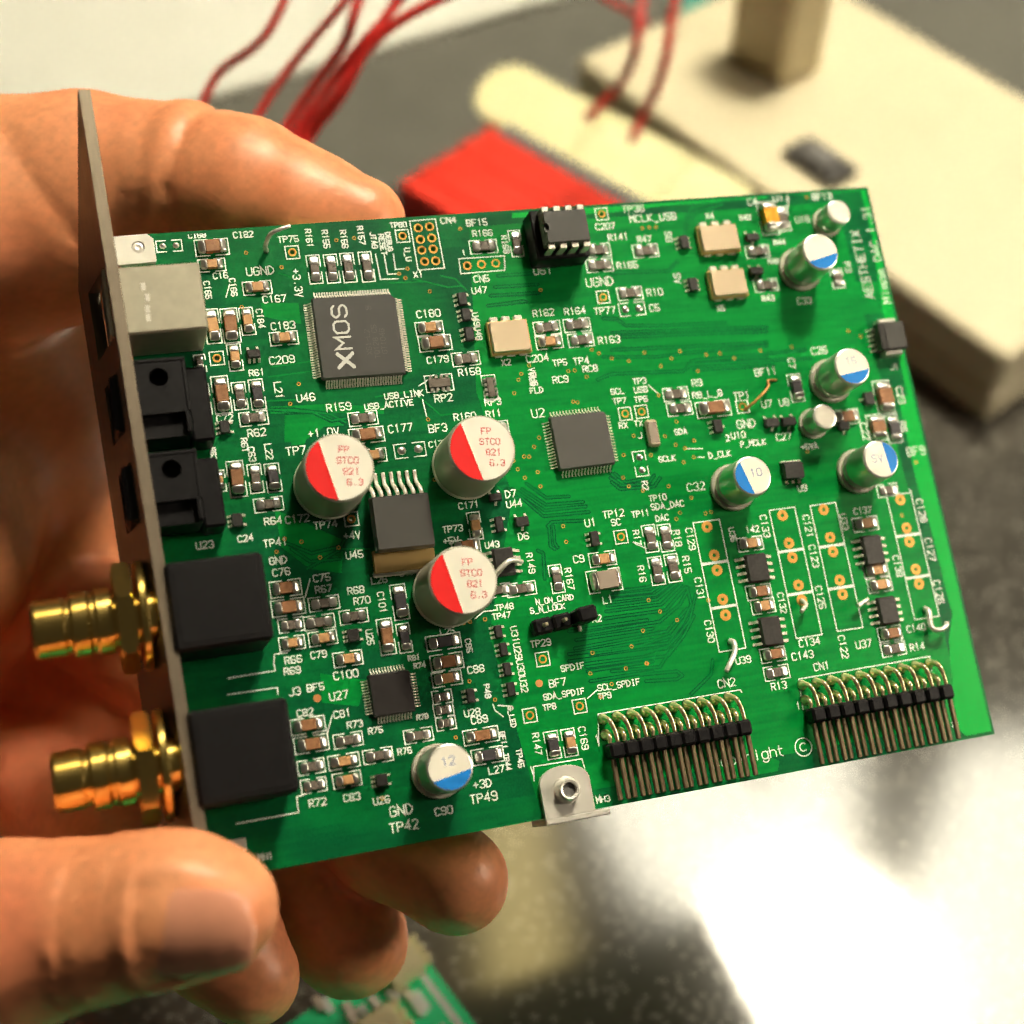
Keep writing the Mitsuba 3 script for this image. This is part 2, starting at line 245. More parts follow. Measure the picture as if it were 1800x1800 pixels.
TEXTS = [('CI68',12.46,100.69,0.83,0),('CI82',19.84,100.29,0.97,0),('UGND',21.64,93.88,1.34,0),('TP75',26.98,98.99,1.03,0),('+3.3V',27.39,91.34,1.15,-90),('C167',23.26,88.93,1.15,0),('C166',16.97,91.44,0.91,-90),('C165',12.86,91.29,0.9,-90),('C16',15.22,93.58,0.96,0),('L21',21.63,73.59,1.12,-90),('C183',23.96,84.3,1.18,0),('C209',22.93,78.6,1.22,0),('R61',18.63,76.86,0.99,0),('C72',12.57,69.92,1.06,0),('R62',17.2,67.04,1.19,0),('C184',20.5,85.81,0.96,-90),('U21',9.73,67.89,0.84,-90),('R161',30.42,98.91,0.94,-90),('R155',33.16,98.54,0.95,-90),('R156',36.19,98.32,0.95,-90),('R157',39.14,98.79,0.96,-90),('JTAG',41.15,97.77,0.87,-90),('RESET',42.51,96.91,0.88,-90),('DEBUG',43.68,97.33,0.79,-90),('TP80',45.74,100.18,0.86,0),('U_U',46.51,94.85,0.93,-90),('CN4',54.49,100.45,1.11,0),('BF15',59.38,99.68,1.11,0),('R166',60.04,97.7,1.06,0),('RI68',63.67,95.37,0.97,-90),('CN5',58.41,89.61,1.1,0),('U47',57.67,87.59,1.09,0),('U49U48',56.17,81.33,0.94,-90),('C180',48.24,84.27,1.22,0),('C179',48.46,76.23,1.11,0),('R158',53.44,73.6,1.16,0),('RP2',48.29,69.61,1.24,0),('RP3',56.52,68.1,1.15,0),('X2',60.02,74.63,1.03,0),('R159',30.84,69.85,1.21,0),('USB_ACTIVE',39.07,69.41,0.95,0),('USB_LINK',41.8,70.83,0.96,0),('C177',40.28,65.3,1.22,0),('BF3',46.46,64.64,1.27,0),('R160',51.33,66.11,1.14,0),('R11',56.26,66.04,1.06,0),('+1.0V',27.74,65.89,1.2,0),('U46',25.79,71.97,1.21,0),('X1',47.66,91.22,1.04,0),('RC8',63.94,71.2,0.86,-90),('TP36',88.13,100.3,1.25,0),('MCLK_USB',91.52,98.41,1.3,0),('C207',82.33,97.39,1.09,0),('R141',84.29,95.24,1.13,0),('R47',89.09,94.53,1.09,0),('S8',93.72,94.65,1.24,-90),('SV',93.75,86.86,1.23,-90),('R165',84.96,90.0,1.18,0),('UGND',79.28,87.38,1.51,0),('R10',88.99,84.69,1.22,0),('C5',88.35,81.86,1.17,0),('R162',68.14,82.69,1.14,0),('R164',73.81,82.51,1.15,0),('TP77',79.2,82.12,1.2,0),('R163',78.93,76.87,1.2,0),('C204',65.58,74.81,1.18,0),('TP5',69.36,73.69,1.04,0),('TP4',73.19,73.63,1.14,0),('RC8',74.52,72.14,1.09,0),('RC9',68.92,70.76,1.13,0),('TP3',82.93,69.08,1.0,0),('USB',82.87,67.55,1.0,0),('SCL',78.6,67.68,0.99,0),('TP7',78.64,65.96,0.99,0),('TP6',82.53,65.86,0.99,0),('RX',78.46,61.65,0.98,0),('TX',81.23,61.7,0.99,0),('R9',93.39,67.73,1.2,0),('R8_L_8',94.85,65.53,1.1,0),('TP1',101.15,64.63,1.25,0),('GND',100.91,59.55,1.43,0),('U10',99.01,57.7,1.09,0),('U2',63.9,65.36,1.44,0),('U51',69.44,90.23,1.35,0),('X4',102.33,97.96,1.01,0),('X5',100.77,80.73,0.98,0),('VBUS',64.28,71.67,0.95,-90),('FLD',64.39,69.29,0.93,0),('AESTHETIX',130.31,86.65,1.72,90),('Mimas DAC 1.31',133.67,88.33,1.57,90),('BF13',125.3,100.25,1.19,0),('U17',117.04,100.49,1.28,0),('C4',111.26,100.09,1.22,0),('U16',120.39,96.13,1.18,0),('R42',109.2,97.22,0.91,0),('R44',114.81,92.05,0.96,0),('R45',112.87,88.53,0.91,0),('R43',110.21,81.8,0.99,0),('C33',117.16,80.76,1.15,0),('P3',127.26,86.34,1.21,-90),('C26',117.86,71.33,1.28,0),('C7',112.0,69.49,1.16,-90),('BF11',106.67,68.43,1.27,0),('U7',105.58,62.67,1.25,0),('U8',108.94,62.64,1.21,0),('C23',131.9,61.56,1.26,-90),('J1',131.94,66.92,1.1,0),('R6',131.03,55.8,1.2,-90),('C32',89.29,49.65,1.35,0),('TP10',82.0,48.58,0.97,0),('SDA_DAC',83.51,47.11,1.01,0),('TP11',78.42,46.26,0.96,0),('DAC',82.12,45.06,0.96,0),('TP12',73.68,46.84,1.14,0),('SC',73.84,45.36,1.05,0),('U1',69.38,45.84,1.22,0),('C9',66.2,40.1,1.17,0),('R18',84.1,41.3,1.13,-90),('R15',84.83,36.67,1.17,-90),('R17',76.99,42.32,1.01,-90),('R16',76.6,36.19,1.1,-90),('L1',69.84,32.72,1.07,0),('C129',86.43,40.87,1.13,-90),('C131',86.24,32.34,1.13,-90),('C130',86.47,25.04,1.12,-90),('C133',100.4,41.34,1.17,-90),('C121',108.38,40.34,1.19,-90),('C123',108.29,35.06,1.18,-90),('C125',107.84,27.89,1.18,-90),('C132',100.55,27.91,1.06,-90),('C134',104.03,20.67,1.18,0),('142',97.98,41.09,1.02,0),('U35',94.14,40.63,1.0,-90),('SCLK',85.13,55.07,0.93,0),('SDA',88.56,59.47,0.94,0),('D_CLK',94.85,54.73,0.99,0),('P_MCLK',101.48,56.03,0.95,0),('2',96.92,57.42,1.04,0),('R2',80.22,50.9,0.98,-90),('J',81.06,59.61,1.03,0),('C27',107.47,56.52,1.2,0),('+5VA',111.92,54.23,0.96,0),('BF9',132.44,51.1,1.51,0),('U9',108.86,47.08,1.09,0),('C22',123.25,55.72,1.24,-90),('C128',130.8,40.37,1.25,-90),('C127',130.76,33.28,1.24,-90),('C126',130.52,25.72,1.24,-90),('C137',119.4,41.77,1.05,0),('U33',115.39,40.22,1.15,-90),('C139',123.7,31.27,1.12,-90),('C122',110.07,18.98,1.18,-90),('U37',113.99,18.89,1.24,0),('R14',123.96,16.93,1.16,0),('C140',124.56,20.17,1.11,0),('CN1',105.29,16.34,1.18,0),('1',99.55,10.46,1.12,0),('20',127.76,2.94,0.73,0),('U39',91.42,19.5,1.12,0),('CN2',87.64,16.2,1.29,0),('C143',102.27,18.66,1.22,0),('R13',96.82,14.31,1.16,0),('1',63.68,10.74,1.28,0),('Copyright',88.87,3.82,1.7,0),('C171',49.35,51.27,1.03,0),('D7',56.7,52.3,1.17,0),('U44',57.0,50.58,1.08,0),('TP73',46.02,47.74,1.02,0),('+5V',45.4,45.84,1.06,0),('D6',57.56,45.04,1.12,0),('U43',52.08,44.32,0.98,0),('U45',29.53,45.61,1.13,0),('+4V',29.64,48.72,1.09,0),('C170',37.86,41.73,1.04,0),('C178',46.06,62.02,0.95,0),('R167',63.97,37.05,1.07,-90),('R149',57.93,40.47,1.01,-90),('TP7',22.89,63.41,1.32,0),('TP74',25.72,50.99,1.13,0),('C172',21.46,52.45,1.13,0),('R64',17.66,52.6,1.12,0),('U23',6.73,50.12,1.1,0),('TP41',17.48,49.12,1.12,0),('GND',17.5,46.27,1.11,0),('C76',17.73,44.38,1.11,0),('C75',23.83,42.65,1.11,0),('R67',23.84,40.83,1.07,0),('R68',28.85,39.96,1.07,0),('R70',29.55,38.22,1.07,0),('L26',32.77,41.08,1.04,0),('C101',32.64,37.49,1.0,-90),('L22',18.64,63.76,1.02,-90),('C63',15.92,63.6,0.97,-90),('R61',15.03,65.22,0.93,-90),('C24',13.01,50.38,0.98,0),('R63',10.02,64.38,0.79,-90),('TP48',52.25,33.99,0.92,0),('TP47',51.52,32.65,0.92,0),('S_N_LOCK',59.41,32.75,0.88,0),('N_ON_CARD',60.88,34.03,0.84,0),('U31U29U30U32',53.17,25.33,1.04,-90),('C88',45.83,24.83,1.11,0),('U28',44.06,18.18,1.06,0),('C89',45.0,16.94,1.1,0),('TP29',57.17,27.36,1.05,0),('SPDIF',61.77,22.77,0.96,0),('BF7',58.8,20.67,1.17,0),('SDA_SPDIF',59.52,18.71,0.91,0),('SCL_SPDIF',68.98,18.76,0.96,0),('TP9',66.23,17.39,0.91,0),('TP8',56.72,17.08,0.9,0),('R147',53.6,11.66,1.03,-90),('C169',61.4,11.3,1.09,-90),('L27',46.34,8.78,1.05,0),('+3D',43.69,7.0,1.21,0),('S_LED',50.34,16.5,0.8,-90),('BF11 TP44',48.27,11.41,0.79,-90),('TP45',50.43,9.93,0.89,-90),('C85',45.34,28.68,0.89,-90),('P48',47.05,21.11,0.89,-90),('A2',67.36,29.93,1.06,0),('L25',42.3,31.47,0.95,0),('R66',17.53,30.59,1.09,0),('R69',17.12,28.94,1.04,0),('C79',21.51,30.8,1.01,0),('U25',29.85,32.31,0.99,-90),('C100',25.22,27.11,1.17,0),('J3',16.97,25.72,1.16,0),('BF5',20.26,25.87,1.08,0),('U27',23.62,24.07,1.21,0),('C82',18.1,22.29,1.03,0),('C81',23.69,21.23,1.08,0),('R73',25.39,19.32,0.99,0),('R75',28.41,17.89,0.91,0),('R81',36.26,28.09,0.77,0),('R74',36.96,26.78,0.76,0),('R76',32.4,14.03,0.91,0),('R78',36.05,18.77,0.75,0),('R72',17.92,8.62,1.09,0),('C83',23.18,8.5,1.04,0),('U26',27.6,7.25,1.05,0),('MH1',9.05,2.08,0.87,0),('C90',36.95,4.02,1.15,0),('GND',30.37,5.26,1.47,0),('TP42',30.41,2.83,1.38,0),('TP49',43.54,4.9,1.33,0),('MH3',62.77,1.3,0.93,0)]
SOTS = [(18.51,79.8,2.5,1.89,'v',3,2),(12.27,68.29,2.0,2.54,'h',3,2),(54.25,86.07,2.08,2.74,'h',3,2),(54.4,83.29,2.08,2.6,'h',3,2),(54.39,79.92,2.17,2.91,'h',3,2),(53.83,51.88,2.54,1.78,'v',1,2),(53.66,47.37,1.81,3.06,'h',3,2),(57.55,47.36,2.8,2.13,'v',1,2),(69.33,42.99,2.0,2.97,'h',3,2),(95.2,59.52,2.27,2.88,'h',3,1),(96.1,93.17,2.18,2.88,'h',3,3),(96.12,85.27,2.17,2.85,'h',3,3),(109.35,93.16,3.09,1.86,'v',1,2),(108.7,86.82,3.07,1.84,'v',1,2),(105.44,59.07,3.14,2.15,'v',1,2),(108.65,58.93,3.17,2.16,'v',1,2),(125.08,61.45,2.57,2.85,'h',1,2),(27.19,32.91,2.47,2.34,'h',3,2),(28.0,10.22,2.43,2.27,'h',3,2),(50.35,30.13,1.7,2.51,'h',3,2),(50.69,27.2,1.7,2.62,'h',3,2),(50.72,23.98,1.7,2.6,'h',3,2),(50.77,20.77,1.79,2.66,'h',3,2),(44.11,20.78,1.76,2.64,'h',3,2),(12.08,53.26,2.19,2.49,'h',3,2),(119.0,57.1,2.53,2.3,'v',1,2)]
SO8 = [(96.84,34.3,4.1,4.97),(96.96,23.43,3.94,5.01),(119.04,34.5,3.89,5.33),(119.3,23.81,3.73,4.89),(53.23,41.15,3.6,4.66)]
TEST_PADS = [(27.33,96.65),(12.73,79.81),(46.14,98.17),(82.13,99.71),(79.37,84.57),(29.94,51.35),(74.21,42.8),(79.2,63.63),(82.21,63.69),(100.92,62.64),(57.04,24.76),(53.27,16.26),(61.75,16.41)]
VIAS = [(75.47,75.4),(76.62,74.66),(78.74,73.56),(81.71,72.77),(84.86,74.01),(89.6,72.54),(91.44,73.66),(101.24,71.44),(78.71,83.85),(68.4,86.76),(62.93,76.57),(63.91,73.71),(59.6,54.67),(58.66,56.24),(61.97,55.37),(62.0,52.93),(64.62,45.83),(64.61,43.18),(77.31,51.12),(79.67,50.1),(84.38,50.28),(88.06,47.85),(76.89,31.69),(78.49,29.55),(81.17,27.73),(65.48,17.33),(67.8,19.06),(70.71,21.19),(18.99,49.5),(21.56,48.71),(24.06,45.86),(27.2,47.06),(25.0,74.32),(23.15,71.17),(25.21,94.22),(17.84,87.98),(19.85,97.13),(56.27,98.73),(34.9,98.22),(37.92,98.38),(46.02,92.36),(44.43,91.6),(45.39,90.77),(49.09,88.09),(45.1,66.24),(62.28,72.37),(61.6,71.43),(60.44,69.19),(89.11,96.58),(90.47,96.61),(91.68,96.58),(96.18,72.56),(98.77,72.58),(106.54,72.38),(87.35,71.33),(93.97,69.79),(70.57,72.06),(71.73,72.08),(73.65,70.75),(85.89,66.23),(70.42,66.67),(71.15,66.48),(112.69,72.47),(124.5,74.34),(126.67,73.2),(122.16,100.22),(63.31,61.15),(62.16,59.7),(60.15,58.26),(60.99,58.12),(58.2,57.75),(44.45,56.15),(48.74,32.46),(46.24,32.42),(45.17,32.39),(79.95,59.65),(85.55,58.97),(90.69,57.65),(87.17,57.28),(88.72,56.5),(90.01,54.77),(87.95,54.12),(82.32,56.01),(76.6,52.69),(77.51,56.55),(85.47,45.56),(84.61,44.56),(90.05,44.87),(91.13,44.99),(88.15,61.29),(87.39,30.23),(74.88,26.84),(72.4,24.59),(65.55,24.54),(74.52,21.44),(64.54,21.3),(131.94,49.11),(126.74,39.96),(111.31,53.39),(44.46,23.1),(48.07,19.58),(74.4,21.46),(17.48,47.64),(40.78,14.77),(27.79,7.54)]
FIDUCIALS = [(20.26,24.15),(55.73,21.03)]
HEADPADS = [(49.04,99.37),(51.04,99.48),(49.07,97.32),(51.06,97.44),(48.99,95.42),(50.97,95.48),(49.13,93.38),(51.03,93.36),(56.34,92.07),(58.86,92.13),(61.38,92.14)]
STRIPS = [((87.46,21.41,92.33,43.53),[36.33,28.75],[(89.8,42.55),(90.04,37.58),(90.0,35.0),(89.95,30.0),(89.89,27.33)]),((101.78,21.62,106.65,43.95),[36.56,29.09],[(104.03,42.77),(104.12,37.86),(104.21,35.35),(104.22,30.5),(104.24,27.89)]),((109.59,21.71,114.54,43.81),[36.39,29.01],[(111.99,42.81),(112.05,37.85),(112.0,35.33),(112.09,30.3),(112.04,27.81)]),((124.66,21.57,129.53,43.8),[36.38,28.87],[(127.11,42.76),(127.06,37.61),(127.01,35.17),(127.03,30.19),(127.03,27.64)])]
SILK_LINES = [[(41.05,95.38),(41.16,90.86),(44.17,90.74)],[(42.47,95.15),(42.49,91.63),(44.07,91.63)],[(44.05,95.16),(43.95,92.39),(45.54,92.4)],[(44.52,72.02),(46.25,72.95)],[(44.73,69.68),(44.95,66.74)],[(85.94,66.48),(84.44,68.16)],[(89.09,56.38),(91.94,56.07)],[(90.71,54.69),(91.88,54.55)],[(56.09,94.9),(56.18,94.0)],[(16.47,91.97),(15.61,89.86)],[(20.79,39.93),(22.0,42.71)],[(20.94,18.55),(22.13,21.21)],[(14.45,30.12),(14.81,31.83),(16.78,31.76)],[(7.27,29.23),(14.55,29.33),(14.55,30.1)],[(6.92,26.78),(14.49,26.7),(14.43,25.61)],[(5.57,7.59),(14.85,7.64),(14.94,9.97),(15.88,10.07)],[(47.14,32.8),(48.73,33.74),(50.87,33.67)],[(63.29,17.43),(65.22,18.52)],[(47.6,18.97),(47.77,17.93),(48.96,16.72)],[(50.28,17.42),(50.42,18.19),(48.37,18.63)],[(52.12,6.95),(51.91,8.33)],[(52.07,6.06),(52.37,8.26),(60.49,8.14),(60.68,6.63)],[(63.71,9.66),(64.58,14.69),(89.83,14.72),(89.98,14.22)],[(100.26,9.74),(100.66,14.86),(125.9,14.98),(125.66,12.4)],[(76.15,41.7),(76.58,41.28),(78.4,40.19)],[(129.74,43.88),(129.31,44.45)]]
CRECT = [[(47.79,100.73),(52.26,100.81),(52.35,91.99),(47.79,91.97)],[(55.09,93.44),(63.12,93.35),(62.78,90.8),(54.99,90.77)],[(118.61,100.45),(116.4,93.99)]]
TRACES = [[(81.8,88.8),(92.39,88.37),(94.35,89.94)],[(78.61,80.76),(81.16,80.41),(82.48,79.13),(90.04,78.46),(91.12,78.49),(101.05,78.01)],[(79.65,78.09),(108.73,76.54)],[(80.52,77.24),(108.56,75.76)],[(79.04,75.07),(92.13,74.37),(108.09,73.69)],[(77.26,73.96),(86.52,73.08),(93.23,73.23),(107.97,73.17)],[(75.45,70.07),(78.19,70.82),(91.21,70.06),(94.27,71.84),(107.5,71.11)],[(92.47,70.97),(107.35,70.46)],[(93.16,71.68),(115.18,71.71)],[(92.53,71.22),(115.92,70.05)],[(93.36,70.11),(108.5,69.43)],[(58.77,52.83),(62.39,49.73),(68.83,49.44)],[(57.96,52.44),(61.97,48.82),(69.18,48.66)],[(57.08,53.03),(61.55,47.9),(69.49,47.65)],[(59.67,53.69),(62.61,50.92),(66.56,50.68)],[(74.45,52.2),(75.71,50.82),(81.84,50.58),(83.16,51.92)],[(74.35,52.95),(76.08,51.39),(80.93,51.19),(82.25,52.52)],[(75.24,53.59),(76.95,51.9),(80.07,52.03)],[(67.53,55.71),(73.68,54.75),(75.34,52.83)],[(65.15,24.37),(78.9,24.23),(82.07,27.12),(84.22,29.95),(84.07,32.88)],[(70.79,33.97),(77.33,33.8),(79.56,34.7)],[(70.41,33.31),(77.68,33.02),(80.51,34.33)],[(70.02,32.64),(78.3,32.34),(81.46,33.96)],[(69.59,31.75),(78.4,31.6),(82.46,33.82)],[(69.17,30.86),(78.98,30.68),(83.17,33.48)],[(68.69,29.74),(79.53,29.64),(83.82,32.91)],[(64.58,27.73),(78.15,27.92),(82.22,30.23),(83.92,32.17)],[(62.7,25.66),(79.04,26.12),(83.32,29.35)],[(61.35,23.76),(78.21,23.38),(80.58,24.94),(83.42,27.41),(85.33,31.49)],[(64.03,22.43),(78.46,22.15),(81.57,24.79),(84.32,28.0)],[(68.21,21.1),(76.6,20.54),(79.2,23.23)],[(73.69,18.62),(79.14,18.14),(80.25,18.57),(79.41,19.4),(72.93,19.8)],[(61.57,24.9),(73.89,24.49),(79.64,25.31),(83.07,28.18)],[(65.21,23.42),(74.1,23.04),(78.8,23.77)],[(62.27,28.54),(75.97,28.47)],[(63.2,26.99),(76.67,26.94)],[(61.8,24.86),(76.29,25.09)],[(62.02,23.43),(75.9,23.24)],[(64.13,21.71),(75.57,21.64)],[(64.3,20.06),(75.24,20.03)],[(61.96,46.17),(62.82,46.78),(68.22,46.35)],[(62.2,46.14),(61.82,42.82),(62.45,42.26)],[(62.93,46.04),(62.63,43.2),(62.98,42.43)],[(59.52,42.4),(60.39,41.81),(59.84,37.6)],[(54.77,53.79),(56.34,51.67),(58.02,51.47)],[(37.07,70.95),(43.32,71.28),(47.35,66.73),(49.3,66.77)],[(22.1,70.33),(26.55,69.39),(29.29,67.68),(31.88,67.88)],[(61.35,89.89),(68.47,89.84)],[(60.49,87.92),(68.09,87.82)],[(59.47,86.47),(68.05,86.28)],[(58.66,84.77),(65.51,84.95)],[(51.5,90.67),(53.86,89.97),(55.46,87.82)],[(46.57,90.55),(52.37,88.57),(54.86,88.63)],[(42.61,90.12),(48.9,89.86)],[(19.42,70.61),(23.45,70.19),(29.24,68.87),(31.54,67.2)],[(19.4,72.03),(24.61,71.74)],[(20.9,77.6),(27.63,77.91)],[(20.43,75.97),(27.37,76.25)],[(19.86,70.57),(26.32,69.42)],[(24.61,93.28),(27.22,92.09)],[(97.97,97.98),(99.19,99.79),(106.05,100.7),(111.66,100.62)],[(97.97,97.98),(96.47,93.52)],[(98.73,97.66),(99.83,98.93),(105.32,99.93)],[(18.7,49.08),(22.84,46.71),(27.68,47.23),(28.27,48.08)],[(19.85,47.79),(22.41,45.4),(27.14,45.23)],[(117.21,22.1),(117.04,16.91)],[(21.8,44.34),(27.61,46.78),(32.11,46.2)],[(81.09,15.36),(85.26,18.04),(86.01,20.31)]]
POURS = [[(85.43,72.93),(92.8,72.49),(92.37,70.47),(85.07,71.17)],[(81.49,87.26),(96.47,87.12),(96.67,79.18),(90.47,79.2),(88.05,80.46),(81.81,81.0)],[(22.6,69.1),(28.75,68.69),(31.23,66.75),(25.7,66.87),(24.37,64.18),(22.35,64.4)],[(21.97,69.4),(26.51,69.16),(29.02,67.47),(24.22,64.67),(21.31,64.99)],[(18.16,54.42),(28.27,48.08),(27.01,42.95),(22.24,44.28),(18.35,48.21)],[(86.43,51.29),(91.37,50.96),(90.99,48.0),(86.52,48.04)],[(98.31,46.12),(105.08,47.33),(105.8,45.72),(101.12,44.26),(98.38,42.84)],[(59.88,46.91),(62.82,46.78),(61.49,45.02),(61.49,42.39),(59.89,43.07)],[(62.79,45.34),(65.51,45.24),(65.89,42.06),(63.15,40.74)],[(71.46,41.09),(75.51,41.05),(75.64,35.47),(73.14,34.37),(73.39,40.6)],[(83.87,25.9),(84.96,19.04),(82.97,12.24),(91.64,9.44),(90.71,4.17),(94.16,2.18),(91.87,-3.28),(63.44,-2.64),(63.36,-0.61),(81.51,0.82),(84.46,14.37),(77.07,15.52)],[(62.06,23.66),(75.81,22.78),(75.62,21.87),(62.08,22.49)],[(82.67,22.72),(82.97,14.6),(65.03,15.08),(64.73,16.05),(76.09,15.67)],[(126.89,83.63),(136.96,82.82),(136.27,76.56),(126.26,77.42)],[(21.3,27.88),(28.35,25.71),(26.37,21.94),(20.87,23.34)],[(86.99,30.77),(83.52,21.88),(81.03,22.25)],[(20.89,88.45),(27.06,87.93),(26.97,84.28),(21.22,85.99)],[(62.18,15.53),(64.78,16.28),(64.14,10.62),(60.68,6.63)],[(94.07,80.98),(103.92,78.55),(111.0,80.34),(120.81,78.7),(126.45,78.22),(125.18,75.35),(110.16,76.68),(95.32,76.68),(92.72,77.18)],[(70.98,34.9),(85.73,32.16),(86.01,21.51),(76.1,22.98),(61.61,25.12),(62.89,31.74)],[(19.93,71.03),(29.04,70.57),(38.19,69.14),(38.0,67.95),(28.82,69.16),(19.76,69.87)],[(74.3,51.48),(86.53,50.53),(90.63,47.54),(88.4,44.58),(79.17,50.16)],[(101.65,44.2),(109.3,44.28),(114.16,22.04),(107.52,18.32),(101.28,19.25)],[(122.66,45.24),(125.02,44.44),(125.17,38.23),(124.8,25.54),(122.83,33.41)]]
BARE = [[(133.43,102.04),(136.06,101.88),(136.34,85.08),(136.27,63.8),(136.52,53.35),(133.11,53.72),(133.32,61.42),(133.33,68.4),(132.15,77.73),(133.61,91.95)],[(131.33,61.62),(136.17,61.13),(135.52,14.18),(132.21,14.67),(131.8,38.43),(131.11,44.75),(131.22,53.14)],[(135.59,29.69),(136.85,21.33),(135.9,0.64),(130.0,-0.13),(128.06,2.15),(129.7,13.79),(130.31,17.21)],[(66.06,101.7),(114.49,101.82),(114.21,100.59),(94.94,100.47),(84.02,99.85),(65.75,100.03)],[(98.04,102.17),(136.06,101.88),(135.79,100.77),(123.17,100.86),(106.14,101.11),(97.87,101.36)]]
CAPS = [('red',27.1,57.11,5.6,12.0,190),('red',49.78,57.58,5.6,12.0,192),('red',43.17,37.46,5.6,12.0,190),('blue',95.78,48.64,4.05,8.8,195),('blue',119.94,48.73,4.0,8.8,5),('blue',117.41,86.54,4.05,8.8,-78),('blue',118.51,65.46,4.0,8.8,-83),('blue',37.01,10.12,4.25,8.8,-80)]
SMALL = [(124.79,94.98,5.4,2.35),(113.37,58.12,5.0,2.3)]
HD = [[(65.53,13.76),(87.81,13.98),(65.59,10.99),(88.47,11.16)],[(101.38,14.03),(125.83,13.74),(101.52,11.0),(124.36,10.75)]]
WIRES = {'wire_stub': [(23.18,97.13,0.2),(22.78,97.28,2.0),(23.53,98.35,4.0),(24.84,98.69,5.0),(26.76,99.22,5.0)],'wire_stub_001': [(89.63,22.99,0.2),(89.95,22.47,1.0),(89.49,20.79,1.5),(87.98,19.05,2.0),(87.1,17.99,2.0)],'wire_stub_002': [(126.91,23.2,0.2),(127.11,22.54,1.0),(126.58,20.53,1.5),(126.68,19.32,2.0),(128.17,19.1,2.0),(129.2,19.58,2.0),(129.47,20.29,2.0)],'wire_stub_003': [(104.13,27.87,0.2),(104.16,26.92,1.5),(102.52,25.76,2.5)],'wire_stub_004': [(101.24,62.03,0.2),(102.46,62.8,1.5),(104.37,64.2,2.2),(106.01,65.58,1.4),(106.49,66.69,0.6),(108.34,66.71,0.2)],'wire_stub_005': [(50.79,38.64,1.0),(52.08,39.85,2.4),(53.91,40.97,2.6),(56.24,40.74,1.0)],'wire_stub_006': [(113.45,25.32,1.8),(116.07,26.3,1.2)]}
RCA = [(39.46,-19.74,-8.34),(17.53,-19.44,-7.43)]
XMOS = (35.74,81.03,13.92,13.93,-1.42)
U2 = (70.29,59.59,10.07,9.33,0.43)
U27 = (31.65,23.05,6.8,6.65,0.13)
DIP = (72.34,94.96,8.08,6.1,-0.32)
X2 = (61.05,78.64,6.92,5.68,0.04)
X4 = (102.63,93.17,7.5,5.01,-0.5)
X5 = (102.58,84.81,6.89,5.01,-1.25)
Y3 = (83.14,59.6,2.1,4.75,0.68)
USB = (4.5,86.58,12.78,10.77,1.37)
OPT1 = (3.0,71.55,7.35,11.88,3.94)
OPT1B = (4.83,72.11,10.25,13.85,13.7)
OPT2 = (2.99,57.53,6.95,10.84,7.76)
OPT2B = (5.14,57.58,10.34,13.39,10.92)
RCA1 = (6.45,39.14,14.23,13.11,-0.34)
RCA2 = (6.86,17.2,14.25,13.71,-0.16)
U45 = (37.3,49.23,9.3,8.66,-3.57)
U45TAB = (37.61,43.86,10.51,2.99,-2.45)
J1 = (131.41,72.08,4.92,6.83,-0.47)
U9 = (107.4,50.21,4.19,3.42,-3.08)
TAB = (1.94,98.69,6.31,4.83,2.09)
MH1 = (5.36,4.44,2.19,1.92,1.31)
MH3 = (56.73,3.77,8.32,7.83,-0.9)
J3 = (60.83,30.13,10.22,2.09,4.91)
COPYMARK = (98.92, 3.69)
HAND = {'thumb': [(-133.1,226.5,135.3,21),(-99.2,224.9,151.1,16.4),(-76.4,222.2,154.1,15.6),(-57.3,218.6,155.6,14.6),(-46.6,214.7,156.9,13.2),(-35.9,210.3,155.7,11.6),(-26.2,208.4,156.0,8.2)],'thenar': [(-131.2,222.6,137.2,25),(-97.4,214.3,148.5,20),(-80.7,217.0,148.2,17),(-58.1,220.2,145.7,13)],'palm': [(-134.0,228.1,134.0,24),(-142.2,227.2,77.6,28),(-142.2,197.8,44.1,28),(-133.4,157.3,32.7,20)],'palm2': [(-105.3,224.7,128.4,24),(-102.0,227.7,104.5,24),(-107.9,226.7,74.5,25),(-102.2,208.6,50.8,23),(-107.9,178.4,32.5,16)],'wrist': [(-122.9,187.4,96.0,30),(-165.4,181.4,66.9,33),(-210.8,179.1,38.4,34)],'index': [(-98.5,206.1,54.0,15),(-50.9,156.2,82.1,11.5),(-20.3,127.1,89.9,10.2),(-9.4,118.1,91.4,9.0)],'middle': [(-101.6,192.6,44.9,14),(-55.5,145.3,70.0,11.6),(-35.6,124.4,74.4,10.7),(-28.2,116.6,72.9,10.4)],'ring': [(-107.1,173.1,41.1,14),(-67.5,129.5,77.4,10.5),(-47.8,109.5,87.9,10.0),(-42.3,103.9,85.7,8.1)],'front': [(-129.0,138.8,48.5,19),(-112.7,115.1,88.8,17),(-85.1,98.1,111.1,15),(-70.2,93.1,122.7,13.2),(-58.5,93.7,126.5,11.4),(-49.5,94.4,129.1,10.2),(-43.6,94.5,129.9,9.5),(-39.1,94.0,130.1,7.7)]}
NAIL_BASE,NAIL_AXIS,NAIL_OUT = (-47.7, 94.3, 129.3),(0.9946, -0.0327, 0.0982),(0.1926, -0.4358, 0.8792)
THUMB_CREASE = (-54.8, 217.5, 156.6),(37.0, -10.9, -1.5)
FRONT_CREASES = [(-63.8, 94.3, 129.0), (-60.8, 94.3, 129.0), (-58.0, 94.3, 129.0), (-55.1, 94.3, 129.0), (-51.1, 94.3, 129.0)]
PALM_LINES = [((-82.7, 216.5, 161.0), (6.9, 3.7, 3.2), 0.9, 0.8), ((-62.2, 214.2, 159.1), (7.1, -0.4, -0.3), 0.6, 0.9), ((-42.3, 212.0, 157.1), (6.9, -1.9, -1.6), 0.35, 0.8)]
